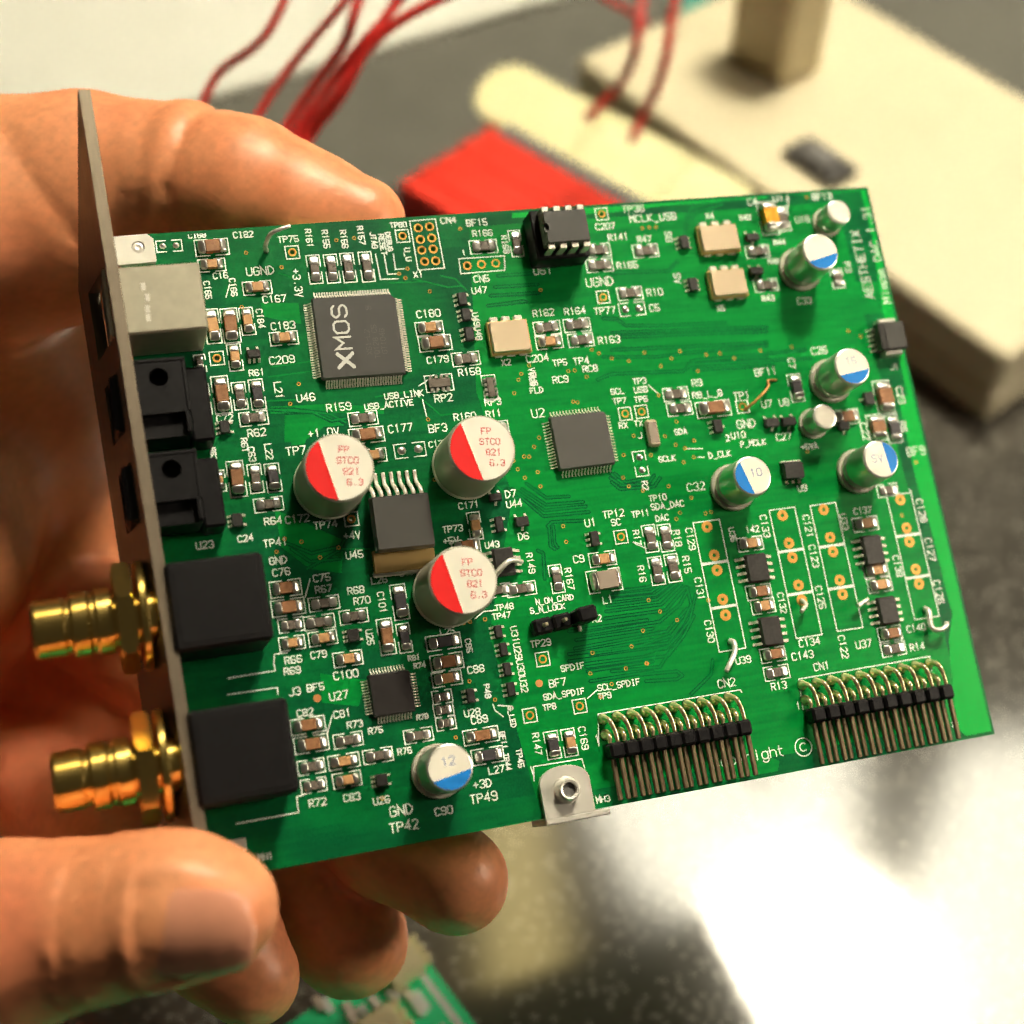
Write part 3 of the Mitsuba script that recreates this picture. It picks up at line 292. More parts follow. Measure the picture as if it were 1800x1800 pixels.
BOX_CORNER,BOX_ANGLE,BOX_SIZE = (22.1, 464.0, 27.0),-52.49,(191.7, 105.6, np.float64(27.0))
BLOCK_AT,CHIP_AT = (49.5, 48.4),(96.1, 22.2)
SHEET_EDGE = [(-108.6, 475.6, 4.0), (12.7, 540.4, 4.0)]
COIL = (-2.3, 422.8, 24.0),(37.9, 384.7, 24.0),(-38.5, 397.0, 24.0)
FLANGE = [(-14.8, 439.0, 32.0), (57.3, 383.4, 32.0)]
RED_WIRES = {'coil_lead': [[(22.0,383.1,57.0),(27.0,386.0,61.0),(31.0,387.3,65.0),(34.5,385.0,75.0),(36.2,388.5,83.0),(37.5,398.4,87.0),(38.2,407.5,89.0)],[(35.2,375.2,55.0),(38.5,380.2,60.0),(42.2,382.6,69.0),(44.6,386.3,77.0),(45.9,393.0,83.0),(47.3,398.4,87.0),(47.7,403.9,91.0)]],'red_wire': [[(-77.8,306.2,105.0),(-74.9,312.1,109.0),(-70.3,317.8,115.0),(-62.0,318.0,121.0),(-57.4,319.6,125.0),(-53.6,324.9,130.0),(-51.7,329.9,133.0)],[(-64.1,306.2,105.0),(-59.9,312.5,109.0),(-54.0,318.5,115.0),(-48.1,321.2,121.0),(-40.2,324.1,129.0),(-36.2,328.6,133.0)],[(-58.8,302.7,101.0),(-54.0,312.0,105.0),(-46.6,318.0,113.0),(-39.9,321.2,121.0),(-37.4,323.7,127.0),(-35.2,332.1,131.0)],[(-55.9,301.5,101.0),(-51.6,309.7,105.0),(-43.7,316.0,113.0),(-36.4,318.8,121.0),(-29.5,322.5,127.0),(-23.7,332.1,131.0)],[(-53.8,300.4,101.0),(-49.3,306.6,106.0),(-41.0,310.1,115.0),(-34.2,316.4,122.0),(-26.7,320.5,127.0),(-13.4,327.0,131.0)],[(-52.3,299.3,101.0),(-48.3,306.2,105.0),(-40.1,310.5,114.0),(-33.8,317.3,123.0),(-31.9,319.6,125.0),(-27.5,325.4,129.0),(-24.1,328.6,133.0)],[(22.8,397.7,91.0),(27.1,399.1,87.0),(33.1,399.7,83.0),(39.7,399.0,79.0)]]}
BOARD2 = (-17.9, 139.5, 14.0),(-7.5, 125.6, 14.0)
PLUG_AT = (-21.2, 138.8, 20.0),(-24.3, 124.6, 20.0)
BITS2 = [(-38.5, 129.3, 14.5), (-33.7, 128.4, 14.5), (-28.5, 130.0, 14.5), (-25.0, 131.5, 14.5), (-22.0, 132.1, 14.5), (-23.9, 133.4, 14.5), (-19.5, 129.0, 14.5), (-40.3, 129.7, 14.5), (-33.0, 126.6, 14.5), (-30.7, 127.6, 14.5)]
TEAL_AT = (70.3, 538.0, 0.0)
PANELS = [[(121.0, 1563.9, 2200.0), (434.0, 1615.6, 2200.0), (482.5, 1356.7, 2200.0), (355.5, 1221.7, 2200.0), (227.0, 1288.1, 2200.0)], [(582.0, 1641.9, 2200.0), (675.5, 1668.5, 2200.0), (643.3, 1380.1, 2200.0), (554.3, 1265.7, 2200.0), (415.9, 1427.6, 2200.0)], [(876.5, 1602.6, 2200.0), (1109.5, 1602.6, 2200.0), (934.1, 891.0, 2200.0), (661.9, 937.7, 2200.0), (732.7, 1288.1, 2200.0)]]
LAMP_SHAPE = [(187.1, 656.4, 1022.0), (236.3, 686.0, 1022.0), (277.0, 704.1, 1022.0), (349.8, 674.1, 1022.0), (379.4, 594.1, 1022.0), (359.3, 509.4, 1022.0), (251.2, 494.3, 1022.0), (204.5, 530.0, 1022.0)]
ADDED_AMBER = [(-75.5, 1476.2, 2200.0), (53.9, 1476.2, 2200.0), (130.8, 891.0, 2200.0), (-18.7, 891.0, 2200.0)]  # added glowing panel, makes the beige streak in the worktop

# ------------------------------------------------------------------ setting: the worktop
part('worktop', bx(-1500, 1500, -700, 2600, -40, 0), 'table_mat', frame=MM)
labels['worktop'] = {'label': 'polished speckled grey stone worktop under everything', 'category': 'worktop', 'kind': 'structure'}

# ------------------------------------------------------------------ the held circuit board
CB = 'circuit_board'
USED.add(CB)
top(CB, 'green printed circuit board with metal end bracket and gold sockets, held up in a hand', 'circuit board')
lam = Polygon([(0, 0), (BW, 0), (BW, BH), (0, BH)])
holes = [Point(p).buffer(0.42, quad_segs=4) for p in TEST_PADS + HEADPADS] + [Point(p).buffer(0.42, quad_segs=4) for s in STRIPS for p in s[2]]
lam_h = lam.difference(union_all(holes))
part(CB + '__laminate', ext(lam_h, BT - 0.12, -BT), 'edge_mat', label='fibreglass core seen at the edges of the board')
part(CB + '__solder_mask', ext(lam_h, 0.12, -0.12), 'mask_mat')
inner = sbox(0.6, 0.6, BW - 0.5, BH - 0.5)
clear = union_all([LineString(t).buffer(0.34, quad_segs=2) for t in TRACES])
POURS += [[(52, 3), (130, 3), (128, 99), (58, 99), (54, 70), (57, 52), (49, 30)]]  # added broad region paints the brightness fall, right half lighter than left
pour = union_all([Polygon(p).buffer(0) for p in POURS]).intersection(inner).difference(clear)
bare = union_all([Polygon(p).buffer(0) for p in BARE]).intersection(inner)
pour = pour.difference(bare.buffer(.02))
part(CB + '__bare_border', ext(bare, 0.05, -0.02), 'bare_mat', label='copper-free green border, its glow painted in as a brighter green')
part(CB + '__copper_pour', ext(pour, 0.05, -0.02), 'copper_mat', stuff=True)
tr_u = union_all([LineString(affinity.translate(LineString(t), dx, dy).coords).buffer(0.13, quad_segs=2) for t in TRACES for dx, dy in ((0, 0),)]).intersection(inner)
part(CB + '__trace', ext(tr_u, 0.06, -0.02), 'trace_mat', stuff=True)

# silkscreen: outlines, names
sl = []
for s, x, y, h, r in TEXTS: sl += strokes(s, h, x, y, r, 0.95)
for k, x, y, r, L, W in PASSIVES:
    a, b = L / 2 + 0.32, W / 2 + 0.32; g = 0.5 if k != 'l' else 1.0
    M = tr(x, y, 0, r); f = lambda q: [tuple((M @ [u, v, 0, 1])[:2]) for u, v in q]
    sl += [f([(-g, b), (-a, b), (-a, -b), (-g, -b)]), f([(g, b), (a, b), (a, -b), (g, -b)])]
for x, y in TEST_PADS: sl.append([(x - 1.1, y - 1.1), (x + 1.1, y - 1.1), (x + 1.1, y + 1.1), (x - 1.1, y + 1.1), (x - 1.1, y - 1.1)])
for (x0, y0, x1, y1), dv, _ in STRIPS:
    sl.append([(x0, y0), (x1, y0), (x1, y1), (x0, y1), (x0, y0)])
    for d in dv: sl += [[(x0, d), (x1, d)], [(x0, d - 0.14), (x1, d - 0.14)], [(x0, d + 0.14), (x1, d + 0.14)]]
for c in CRECT: sl.append(c + c[:1])
sl += SILK_LINES
cx_, cy_ = COPYMARK
sl += [[(cx_ + 1.5 * math.cos(a), cy_ + 1.5 * math.sin(a)) for a in np.linspace(0, 6.2832, 25)], [(cx_ + 0.65 * math.cos(a), cy_ + 0.65 * math.sin(a)) for a in np.linspace(0.8, 5.5, 14)]]
silk = union_all([LineString(q).buffer(0.115, quad_segs=1, join_style='mitre') for q in sl]).intersection(inner)
part(CB + '__silkscreen_print', ext(silk, 0.075, -0.02), 'silk_mat', label='white component names and outlines printed on the board')

# pads, vias
def ring(ro, ri, h, n=20): return lathe([(ri, 0), (ro, 0), (ro, h), (ri + 0.12, h), (ri, h - 0.12), (ri, 0)], n)
pad_r = ring(0.72, 0.36, 0.10); hole_pad = ring(0.98, 0.26, 0.14)
for x, y in TEST_PADS: part(CB + '__test_pad', pad_r, 'pad_mat', tr(x, y), smooth=40, ref='tp')
for x, y in HEADPADS: part(CB + '__hole_pad', ring(0.80, 0.40, 0.10), 'pad_mat', tr(x, y), smooth=40, ref='hp0')
for _, _, ps in STRIPS:
    for x, y in ps: part(CB + '__hole_pad', hole_pad, 'pad_mat', tr(x, y), smooth=40, ref='hp1')
for x, y in FIDUCIALS: part(CB + '__fiducial_dot', lathe([(0, 0), (0.62, 0), (0.62, 0.09), (0, 0.09)], 20), 'copper_dot_mat', tr(x, y), ref='fd')
via = ring(0.36, 0.13, 0.085, 10)
part(CB + '__via', cat(*[via.copy().apply_translation([x, y, 0]) for x, y in VIAS]), 'pad_mat', stuff=True)

# two-terminal chips
BALL = trimesh.creation.icosphere(2, 1.0)
def fillet(x0, x1, w, h, base):
    """Solder terminal: a rounded block whose outer end slopes down to the board."""
    s = 1 if x1 > x0 else -1; L = abs(x1 - x0)
    v = np.sign(BALL.vertices) * np.abs(BALL.vertices) ** 0.55; v /= np.maximum(np.abs(v).max(), 1e-9)
    X = (v[:, 0] * .5 + .5) * (L + base); Y = v[:, 1] * (w / 2 + .04); Z = (v[:, 2] * .5 + .5) * h * (1 - .42 * (X / (L + base)) ** 2)
    m = trimesh.Trimesh(np.stack([x0 + s * X, Y * s, Z], 1), BALL.faces, process=False); return m
NAME = dict(c='ceramic_capacitor', o='ceramic_capacitor', r='chip_resistor', b='ferrite_bead', l='chip_inductor', y='tantalum_capacitor', e='empty_pad_pair', a='resistor_array')
HGT = dict(c=1.25, o=0.95, r=0.55, b=0.95, l=1.8, y=1.7, e=0.28, a=0.6)
BM = dict(c='body_c_mat', o='body_o_mat', r='body_r_mat', b='body_b_mat', l='body_l_mat', y='body_y_mat', a='body_r_mat')
for i, (k, x, y, r, L, W) in enumerate(PASSIVES):
    h = HGT[k] * (0.94 + 0.12 * rng.random()); M = tr(x + 0.12 * (rng.random() - .5), y + 0.12 * (rng.random() - .5), 0.04, r + 3.0 * (rng.random() - .5))
    t = holder(f'{CB}__{NAME[k]}')
    Lp = L - 0.36
    if k == 'e':
        for s in (-1, 1):
            xs = s * L * 0.31
            pad = trimesh.creation.icosphere(2, 1.0); pad.apply_scale([L * 0.17, W * 0.42, 0.34]); pad.apply_translation([xs, 0, 0])
            part(t + '__solder_pad', pad, 'solder_mat', M, smooth=True)
        continue
    if k == 'a':
        part(t + '__body', bx(-Lp / 2, Lp / 2, -W * .34, W * .34, 0.02, h, .06), 'body_r_mat', M)
        for j in range(4):
            for s in (-1, 1):
                xx = -Lp / 2 + Lp * (j + .5) / 4
                part(t + '__terminal', bx(xx - Lp * .085, xx + Lp * .085, s * W * .5 - .28, s * W * .5 + .28, 0.01, h * .9, .08), 'solder_mat', M)
        continue
    e = Lp * (0.33 if k in 'r' else 0.29 if k in 'o' else 0.26)
    if k == 'l': e = Lp * .16
    bh = h * (0.98 if k in 'co' else 0.94)
    part(t + '__body', bx(-Lp / 2 + e * .9, Lp / 2 - e * .9, -W / 2 + .05, W / 2 - .05, 0.05, bh, .07), BM[k], M)
    part(t + '__terminal', fillet(-Lp / 2 + e, -Lp / 2, W, h * 1.03, 0.2), 'solder_mat', M, smooth=True)
    part(t + '__terminal', fillet(Lp / 2 - e, Lp / 2, W, h * 1.03, 0.2), 'solder_mat', M, smooth=True)

# gull-wing leads
def gull(w, L, h, t=0.14, foot=0.42):
    """A lead that leaves the body at x=0, height h, and stands on the board at x=L."""
    s = L * (1 - foot)
    prof = Polygon([(-.15, h), (s * .45, h), (s, t), (L, t), (L, 0), (s - .08, 0), (s * .38, h - t), (-.15, h - t)])
    m = ext(prof, w); m.apply_transform(np.array([[1, 0, 0, 0], [0, 0, 1, -w / 2], [0, 1, 0, 0.01], [0, 0, 0, 1.0]])); m.fix_normals(); return m
def chip_body(a, b, z0, z1, ch=0.25, cut=0.0):
    zm = (z0 + z1) / 2 - 0.1
    q = []
    for z, d in ((z0, ch), (zm, 0), (zm + .12, 0), (z1, ch)):
        for sx in (-1, 1):
            for sy in (-1, 1):
                c = 0.18 if not (cut and sx == 1 and sy == 1) else cut
                X, Y = a / 2 - d, b / 2 - d
                q += [(sx * (X - c), sy * Y, z), (sx * X, sy * (Y - c), z)]
    return trimesh.convex.convex_hull(np.array(q))
def lead_ring(a, b, n, w, L, h):
    g = gull(w, L, h); out = []
    for k in range(4):
        half, span = ((a / 2, b), (b / 2, a))[k % 2]
        R = trimesh.transformations.rotation_matrix(k * math.pi / 2, [0, 0, 1])
        for j in range(n):
            m = g.copy(); m.apply_translation([half - 0.1, (j - (n - 1) / 2) * (span - 1.6) / (n - 1), 0]); m.apply_transform(R); out.append(m)
    return cat(*out)
def quad_chip(blk, n, w, L, z1, bodym, dot, label):
    x, y, a, b, r = blk; t = holder(CB + '__quad_flat_chip', label); M = tr(x, y, 0, r)
    body = chip_body(a, b, 0.12, z1, 0.22, 0.8 if n == 30 else 0.3)
    pit = trimesh.creation.cylinder(radius=dot[2], height=0.16, sections=24); pit.apply_translation([dot[0] * a, dot[1] * b, z1])
    part(t + '__body', trimesh.boolean.difference([body, pit], engine='manifold'), bodym, M)
    part(t + '__lead', lead_ring(a, b, n, w, L, z1 * .55), 'lead_mat', M, stuff=True)
    return t, M
t, M = quad_chip(XMOS, 30, 0.24, 1.35, 1.55, 'ic_grey_mat', (-.40, -.40, .42), 'largest square chip on the board, with white maker lettering')
part(t + '__maker_name', letters(strokes('MOS', 2.45, -2.75, 1.6, 90, 1.2), 0.36, 1.55), 'ic_print_mat', M)
part(t + '__maker_letter', letters([[(-4.0, -5.2), (-1.5, -2.9)], [(-4.0, -2.9), (-1.5, -5.2)]], 0.62, 1.55), 'ic_print_mat', M)
part(t + '__faint_print', letters([q for k, s in enumerate(('XS1-L2', 'TQ128 C5', 'GT1048')) for q in strokes(s, 0.8, 1.3 + 1.25 * k, -1.2, 90)] + strokes('9', 0.9, 2.1, 4.6, 90), 0.12, 1.55, .02), 'ic_faint_mat', M)
quad_chip(U2, 16, 0.22, 1.15, 1.55, 'ic_light_mat', (-.40, .38, .36), 'plain grey square chip right of centre')
quad_chip(U27, 12, 0.22, 1.1, 1.35, 'ic_dark_mat', (-.36, -.36, .28), 'small dark square chip above the lower black connector block')

# eight-lead chips
for x, y, w, h in SO8:
    t = holder(CB + '__eight_lead_chip'); M = tr(x, y, 0, -1)
    part(t + '__body', chip_body(w, h, 0.12, 1.6, .3), 'ic_mat', M)
    for s in (-1, 1):
        for j in range(4):
            part(t + '__lead', gull(0.5, 1.35, .95, .2), 'lead_mat', M @ tr(s * w / 2, (j - 1.5) * h / 4.1, 0, 0 if s > 0 else 180), ref='so8')
# small transistor-style chips
for x, y, w, h, o, n1, n2 in SOTS:
    t = holder(CB + '__small_transistor_chip'); a, b = (w * .78, h * .86) if o == 'h' else (h * .78, w * .86)
    M = tr(x, y, 0, 0 if o == 'h' else 90)
    part(t + '__body', chip_body(a, b, 0.1, 1.15, .16), 'ic_mat', M)
    for s, n in ((-1, n1), (1, n2)):
        for j in range(n):
            yy = (j - (n - 1) / 2) * (b * .36 if n == 3 else b * .70 if n == 2 else 0)
            part(t + '__lead', gull(min(.42, b * .2), .62, .6, .14), 'lead_mat', M @ tr(s * a / 2, yy, 0, 0 if s > 0 else 180))

# crystals
for k, (x, y, a, b, r) in enumerate((X2, X4, X5)):
    t = holder(CB + '__crystal_oscillator', ('gold-edged metal crystal can beside the largest chip', 'upper of the two metal crystal cans near the far corner', 'lower of the two metal crystal cans near the far corner')[k])
    M = tr(x, y, 0, 0)
    part(t + '__base', bx(-a / 2 - .1, a / 2 + .1, -b / 2 - .1, b / 2 + .1, .15, 1.15, .1), 'crystal_side_mat', M)
    part(t + '__lid', chip_body(a - .3, b - .3, 1.151, 1.8, .12), 'crystal_mat', M)
    for sy in (-1, 1):
        for j in range(3):
            part(t + '__lead', bx((j - 1) * a * .31 - .75, (j - 1) * a * .31 + .75, sy * (b / 2 + .1) - .25, sy * (b / 2 + .1) + .55 * (sy > 0) + .3, .02, 1.0 if sy > 0 else .5, .18), 'lead_mat', M)
x, y, a, b, r = Y3
t = holder(CB + '__small_crystal', 'small upright brownish metal crystal right of the plain grey chip'); M = tr(x, y, 0, 0)
part(t + '__case', bx(-a / 2, a / 2, -b / 2, b / 2, .03, 1.2, .35), 'lead_dull_mat', M)
part(t + '__lid', bx(-a / 2 + .3, a / 2 - .3, -b / 2 + .6, b / 2 - .6, 1.201, 1.3, .04), 'body_l_mat', M)

# DIP chip in its socket
x, y, a, b, r = DIP
t = holder(CB + '__socketed_chip', 'tall black eight-pin chip in a socket at the far edge'); M = tr(x, y, 0, 0)
sock = trimesh.boolean.difference([bx(-a / 2 - .9, a / 2 + .5, -b / 2 - 1.4, b / 2 + 1.4, .2, 4.4, .25), bx(-a / 2 + 1.2, a / 2 - 1.2, -b / 2 + .9, b / 2 - .9, 3.0, 6)], engine='manifold')
part(t + '__socket', sock, 'plastic_mat', M)
body = chip_body(a, b, 4.5, 7.8, .35)
notch = trimesh.creation.cylinder(radius=.8, height=1.2, sections=24); notch.apply_translation([-a / 2 + .1, 0, 7.8])
part(t + '__body', trimesh.boolean.difference([body, notch], engine='manifold'), 'ic_grey_mat', M)
for s in (-1, 1):
    for j in range(4):
        xx = (j - 1.5) * 2.1
        part(t + '__pin', bx(xx - .6, xx + .6, s * (b / 2 + .62) - .13, s * (b / 2 + .62) + .13, 4.2, 7.3, .08), 'lead_mat', M)
        part(t + '__pin_shoulder', bx(xx - .6, xx + .6, min(s * (b / 2 - .2), s * (b / 2 + .72)), max(s * (b / 2 - .2), s * (b / 2 + .72)), 7.0, 7.34, .06), 'lead_mat', M)

# voltage regulator with seven legs and a tab
x, y, a, b, r = U45
t = holder(CB + '__voltage_regulator', 'flat black regulator with bright legs and a gold heat tab'); M = tr(x, y, 0, -1.5)
part(t + '__body', chip_body(a + .3, b + .3, .9, 4.3, .3), 'ic_grey_mat', M)
part(t + '__heat_tab', bx(-a / 2 - .35, a / 2 + .35, -b / 2 - 3.0, -b / 2 + .6, .12, 1.15, .1), 'crystal_side_mat', M)
part(t + '__solder_bead', bx(-a / 2 - .6, a / 2 + .6, -b / 2 - 3.6, -b / 2 - 2.7, .02, .45, .2), 'solder_mat', M)
for j in range(7):
    xx = (j - 3) * 1.3
    part(t + '__leg', tube(curve([(xx, b / 2 - .3, 2.4), (xx, b / 2 + .7, 2.5), (xx - .1, b / 2 + 1.6, 1.9), (xx - .1, b / 2 + 2.4, .7), (xx - .1, b / 2 + 3.2, .3), (xx - .1, b / 2 + 4.6, .25)], 24), .36, 8), 'lead_mat', M, smooth=True, ref=f'leg{j}')

# flat three-lead chip
x, y, a, b, r = U9
t = holder(CB + '__flat_transistor', 'squat black chip between two blue-marked capacitors'); M = tr(x, y, 0, -2)
part(t + '__body', chip_body(a * .92, b * .92, .1, 1.5, .2), 'ic_mat', M)
part(t + '__tab', bx(-a * .46, a * .46, b * .46 - .1, b * .46 + .3, .05, .6, .1), 'lead_mat', M)
for j in range(3): part(t + '__lead', bx((j - 1) * 1.2 - .25, (j - 1) * 1.2 + .25, -b * .46 - .6, -b * .46, .03, .3, .05), 'lead_dull_mat', M)

# electrolytic capacitors
RED_TEXT = [('FP', 'STC0', '821', '6.3')] * 3
BLUE_TEXT = ['10', 'SV', '', '15', '12']
LAB = ['red-marked capacitor left of the regulator legs', 'red-marked capacitor right of the regulator legs', 'red-marked capacitor below the regulator', 'blue-marked capacitor in the middle of the right half', 'blue-marked capacitor with its blue edge facing right',
       'blue-marked capacitor nearest the far right corner', 'blue-marked capacitor beside the small edge connector', 'blue-marked capacitor at the near edge']
for i, (k, x, y, ro, h, seg) in enumerate(CAPS):
    t = holder(CB + '__electrolytic_capacitor', LAB[i]); M = tr(x, y, 0, 0)
    if k == 'red':
        can = [(0, .5), (ro - .15, .5), (ro, .75), (ro, 1.5), (ro - .12, 1.7), (ro - .12, h - .75), (ro - .2, h - .3), (ro - .55, h), (0, h)]
        part(t + '__sleeve', lathe(can, 48), 'sleeve_mat', M, smooth=35, ref='rs')
        part(t + '__seat', lathe([(0, .02), (ro - .6, .02), (ro - .4, .49), (0, .49)], 40), 'plastic_mat', M, smooth=35, ref='rseat')
        part(t + '__lower_rim', lathe([(ro - .3, .62), (ro + .06, .8), (ro + .06, 1.5), (ro - .1, 1.72), (ro - .3, 1.7)], 48), 'can_top_mat', M, smooth=35, ref='rrim')
        rt = ro - .5
    else:
        rb = ro - .55
        can = [(0, 1.0), (rb - .3, 1.0), (rb, 1.25), (rb, 2.0), (rb - .22, 2.25), (rb - .22, 2.5), (rb, 2.75), (rb, h - .55), (rb - .15, h - .2), (rb - .5, h), (0, h)]
        part(t + '__can', lathe(can, 48), 'can_mat', M, smooth=30, ref=f'bc{ro}')
        part(t + '__seat', lathe([(0, .03), (ro - .1, .03), (ro, .2), (ro, .75), (ro - .15, .98), (0, .98)], 40), 'flange_mat', M, smooth=30, ref=f'bs{ro}')
        rt = rb - .42
    disc = Point(0, 0).buffer(rt, quad_segs=16)
    a = math.radians(seg); d = rt * (.34 if k == 'red' else .36)
    half = affinity.rotate(sbox(d, -9, 9, 9), seg, origin=(0, 0))
    segp = disc.intersection(half)
    part(t + '__top_face', ext(disc.difference(half), .05, h - .01), 'cap_top_mat' , M)
    part(t + '__colour_mark', ext(segp, .05, h - .01), 'red_print_mat' if k == 'red' else 'blue_print_mat', M)
    L = []
    if k == 'red':
        for j, s in enumerate(RED_TEXT[i]): L += strokes(s, .95, 1.1 + .3 * j, 2.7 - 1.75 * j, -6)
        part(t + '__printed_letters', letters(L, .15, h + .041, .02), 'red_letter_mat', M)
    elif BLUE_TEXT[i - 3]:
        L = strokes(BLUE_TEXT[i - 3], 1.25, -.7 * math.cos(a), .3 - .7 * math.sin(a), 0)
        part(t + '__printed_letters', letters(L, .16, h + .041, .02), 'blue_letter_mat', M)
for i, (x, y, h, r) in enumerate(SMALL):
    t = holder(CB + '__electrolytic_capacitor', ('smallest plain-topped capacitor in the far right corner', 'small plain-topped capacitor between the blue-marked ones')[i]); M = tr(x, y, 0, 0)
    part(t + '__can', lathe([(0, .8), (r - .3, .8), (r, 1.1), (r, 1.9), (r - .18, 2.1), (r - .18, 2.3), (r, 2.5), (r, h - .35), (r - .12, h - .1), (r - .4, h), (0, h)], 36), 'can_mat', M, smooth=30)
    part(t + '__seat', lathe([(0, .03), (r + .35, .03), (r + .4, .7), (0, .78)], 32), 'flange_mat', M, smooth=30)
    part(t + '__top_face', lathe([(0, h), (r - .42, h), (r - .45, h + .04), (0, h + .04)], 32), ('cap_top_mat', 'can_top_mat')[i], M)

# pin headers, right angle
for hi, ((xa, ya), (xb, yb), (xc, yc), (xd, yd)) in enumerate(HD):
    t = holder(CB + '__pin_header', ('left pin header along the near edge', 'right pin header along the near edge')[hi])
    xs = np.linspace(xa, xb, 10) - .35; y1 = (ya + yb) / 2 - .1; y2 = y1 - 2.54
    for j, xx in enumerate(xs):
        part(t + '__plastic_block', bx(-1.24, 1.24, y2 - 4.0, y2 - 1.5, .2, 3.3, .42), 'plastic_mat', tr(xx + .5, 0, 0), ref=f'pb{hi}')
        for row, (yy, dx, zz) in enumerate(((y1, 1.12, 2.25), (y2, .02, 1.5))):
            part(t + '__solder_joint', lathe([(0, 0.01), (.92, 0.01), (.82, .3), (.62, .8), (.4, 1.15), (0, 1.25)], 16), 'gold_pin_mat', tr(xx, yy, 0.02), smooth=True, ref='sj')
            bend = curve([(0, yy, .2), (.02, yy, 1.2), (dx * .25, yy - .55, zz + .15), (dx * .8, min(yy - 1.1, y2 - .2 + .6 * (row == 0)), zz), (dx, y2 - 1.6, zz - .1)], 20)
            part(t + '__pin_bend', tube(bend, np.linspace(.54, .33, len(bend)), 8), 'gold_pin_mat', tr(xx, 0, 0), smooth=True, ref=f'be{hi}{row}')
            tail = 6.6 if hi == 0 else 6.9
            part(t + '__pin', bx(-.36, .36, y2 - 4.0 - tail, y2 - 3.95, zz - .46, zz + .26, .14), 'pin_dull_mat', tr(xx + dx + (rng.random() - .5) * .14, 0, 0, (rng.random() - .5) * .1), ref=f'pn{hi}{row}')

# three-pin strip
x, y, a, b, r = J3
t = holder(CB + '__three_pin_strip', 'tilted black three-pin strip in the middle of the board'); M = tr(x, y, 0, 5)
for j in range(3):
    part(t + '__plastic_block', bx((j - 1) * 3.35 - 1.6, (j - 1) * 3.35 + 1.6, -1.25, 1.25, .03, 2.5 + (3.2 if j == 2 else 0), .4), 'plastic_mat', M)
    if j < 2: part(t + '__pin', bx((j - 1) * 3.35 - .3, (j - 1) * 3.35 + .3, -.3, .3, 2.4, 4.2, .12), 'lead_dull_mat', M)
part(t + '__pin_foot', bx(2.8, 3.4, -2.2, -1.2, .05, .7, .12), 'lead_mat', M)

# small connector at the right edge
x, y, a, b, r = J1
t = holder(CB + '__edge_connector', 'small dark connector at the right edge of the board'); M = tr(x, y, 0, 0)
part(t + '__shell', cat(bx(-a / 2, a / 2 + .3, -b / 2 + .9, b / 2 - .9, .1, 2.6, .15)), 'ic_mat', M)
part(t + '__lid', bx(-a / 2 + 1.1, a / 2 + .1, -b / 2 + 1.0, b / 2 - 1.0, 2.601, 2.8, .06), 'ic_grey_mat', M)
for s in (-1, 1): part(t + '__mount_ear', bx(-a / 2 + .7, a / 2 - .6, min(s * (b / 2 - .9), s * (b / 2)), max(s * (b / 2 - .9), s * (b / 2)), .05, 2.0, .2), 'tin_mat', M)
for j in range(5): part(t + '__contact', gull(.35, 1.2, .8, .16), 'lead_mat', M @ tr(-a / 2, (j - 2) * .95, 0, 180), ref='j1c')

# metal tabs
x, y, a, b, r = MH3
t = holder(CB + '__mounting_tab', 'bright metal tab with a stud at the near edge'); M = tr(x, y, 0, 0)
pl = Polygon([(-a / 2, -b / 2), (a / 2, -b / 2), (a / 2, b / 2 - 2.4), *[(a / 2 * math.cos(q) * .98, b / 2 - 2.4 + 2.4 * math.sin(q)) for q in np.linspace(.2, math.pi - .2, 12)], (-a / 2, b / 2 - 2.4)])
part(t + '__plate', ext(pl, 1.0, .05), 'tin_mat', M)
part(t + '__folded_flange', bx(-a / 2, a / 2 + 2.4, -b / 2 - 1.0, -b / 2, -7.5, 1.05, .15), 'tin_mat', M)
part(t + '__stud', lathe([(1.15, 1.0), (2.2, 1.05), (1.95, 1.3), (1.8, 2.6), (1.5, 3.0), (1.15, 2.9), (1.15, 1.0)], 32), 'tin_mat', M, smooth=30)
part(t + '__stud_hole', lathe([(0, 1.1), (1.14, 1.1), (1.14, 2.2), (0, 2.2)], 24), 'grey_mat', M)
x, y, a, b, r = TAB
t = holder(CB + '__mounting_tab', 'bright metal tab with a screw hole at the far left corner'); M = tr(x + .4, y, 0, 1)
part(t + '__plate', ext(Polygon([(-a / 2, -b / 2), (a / 2 - .2, -b / 2), (a / 2, -b / 2 + .3), (a / 2, b / 2 - .9), (a / 2 - .9, b / 2), (-a / 2, b / 2)]).difference(Point(.6, .3).buffer(1.0)), .9, .05), 'tin_mat', M)
part(t + '__screw', lathe([(0, 0.1), (.95, 0.1), (.9, .7), (.5, .8), (0, .5)], 24), 'tin_mat', M @ tr(.6, .3), smooth=30)
x, y, a, b, r = MH1
part(CB + '__mounting_foot', bx(-a / 2 - 3, a / 2, -b / 2, b / 2, .05, 1.0, .1), 'tin_mat', tr(x, y))

# USB socket
x, y, a, b, r = USB
t = holder(CB + '__usb_socket', 'boxy pale metal USB socket behind the bracket')
sh = trimesh.boolean.difference([bx(-3.6, x + a / 2, y - b / 2, y + b / 2, .15, 11, .3), bx(-7, 8, y - b / 2 + .7, y + b / 2 - .7, 1, 10.3)], engine='manifold')
part(t + '__shell', sh, 'usb_mat')
part(t + '__tongue', bx(-2.6, 8, y - 4.5, y + 4.5, 1.4, 9.9, .2), 'plastic_mat')
ST = [(x - 2.4, y + 2.0), (x - 2.0, y + .2), (x - 2.2, y - 1.6), (x - 2.3, y - 3.0)]
part(t + '__stamped_mark', cat(*[bx(u - .35, u + .35, v - .6, v + .6, 10.99, 11.05, .02) for u, v in ST]), 'tin_mat')
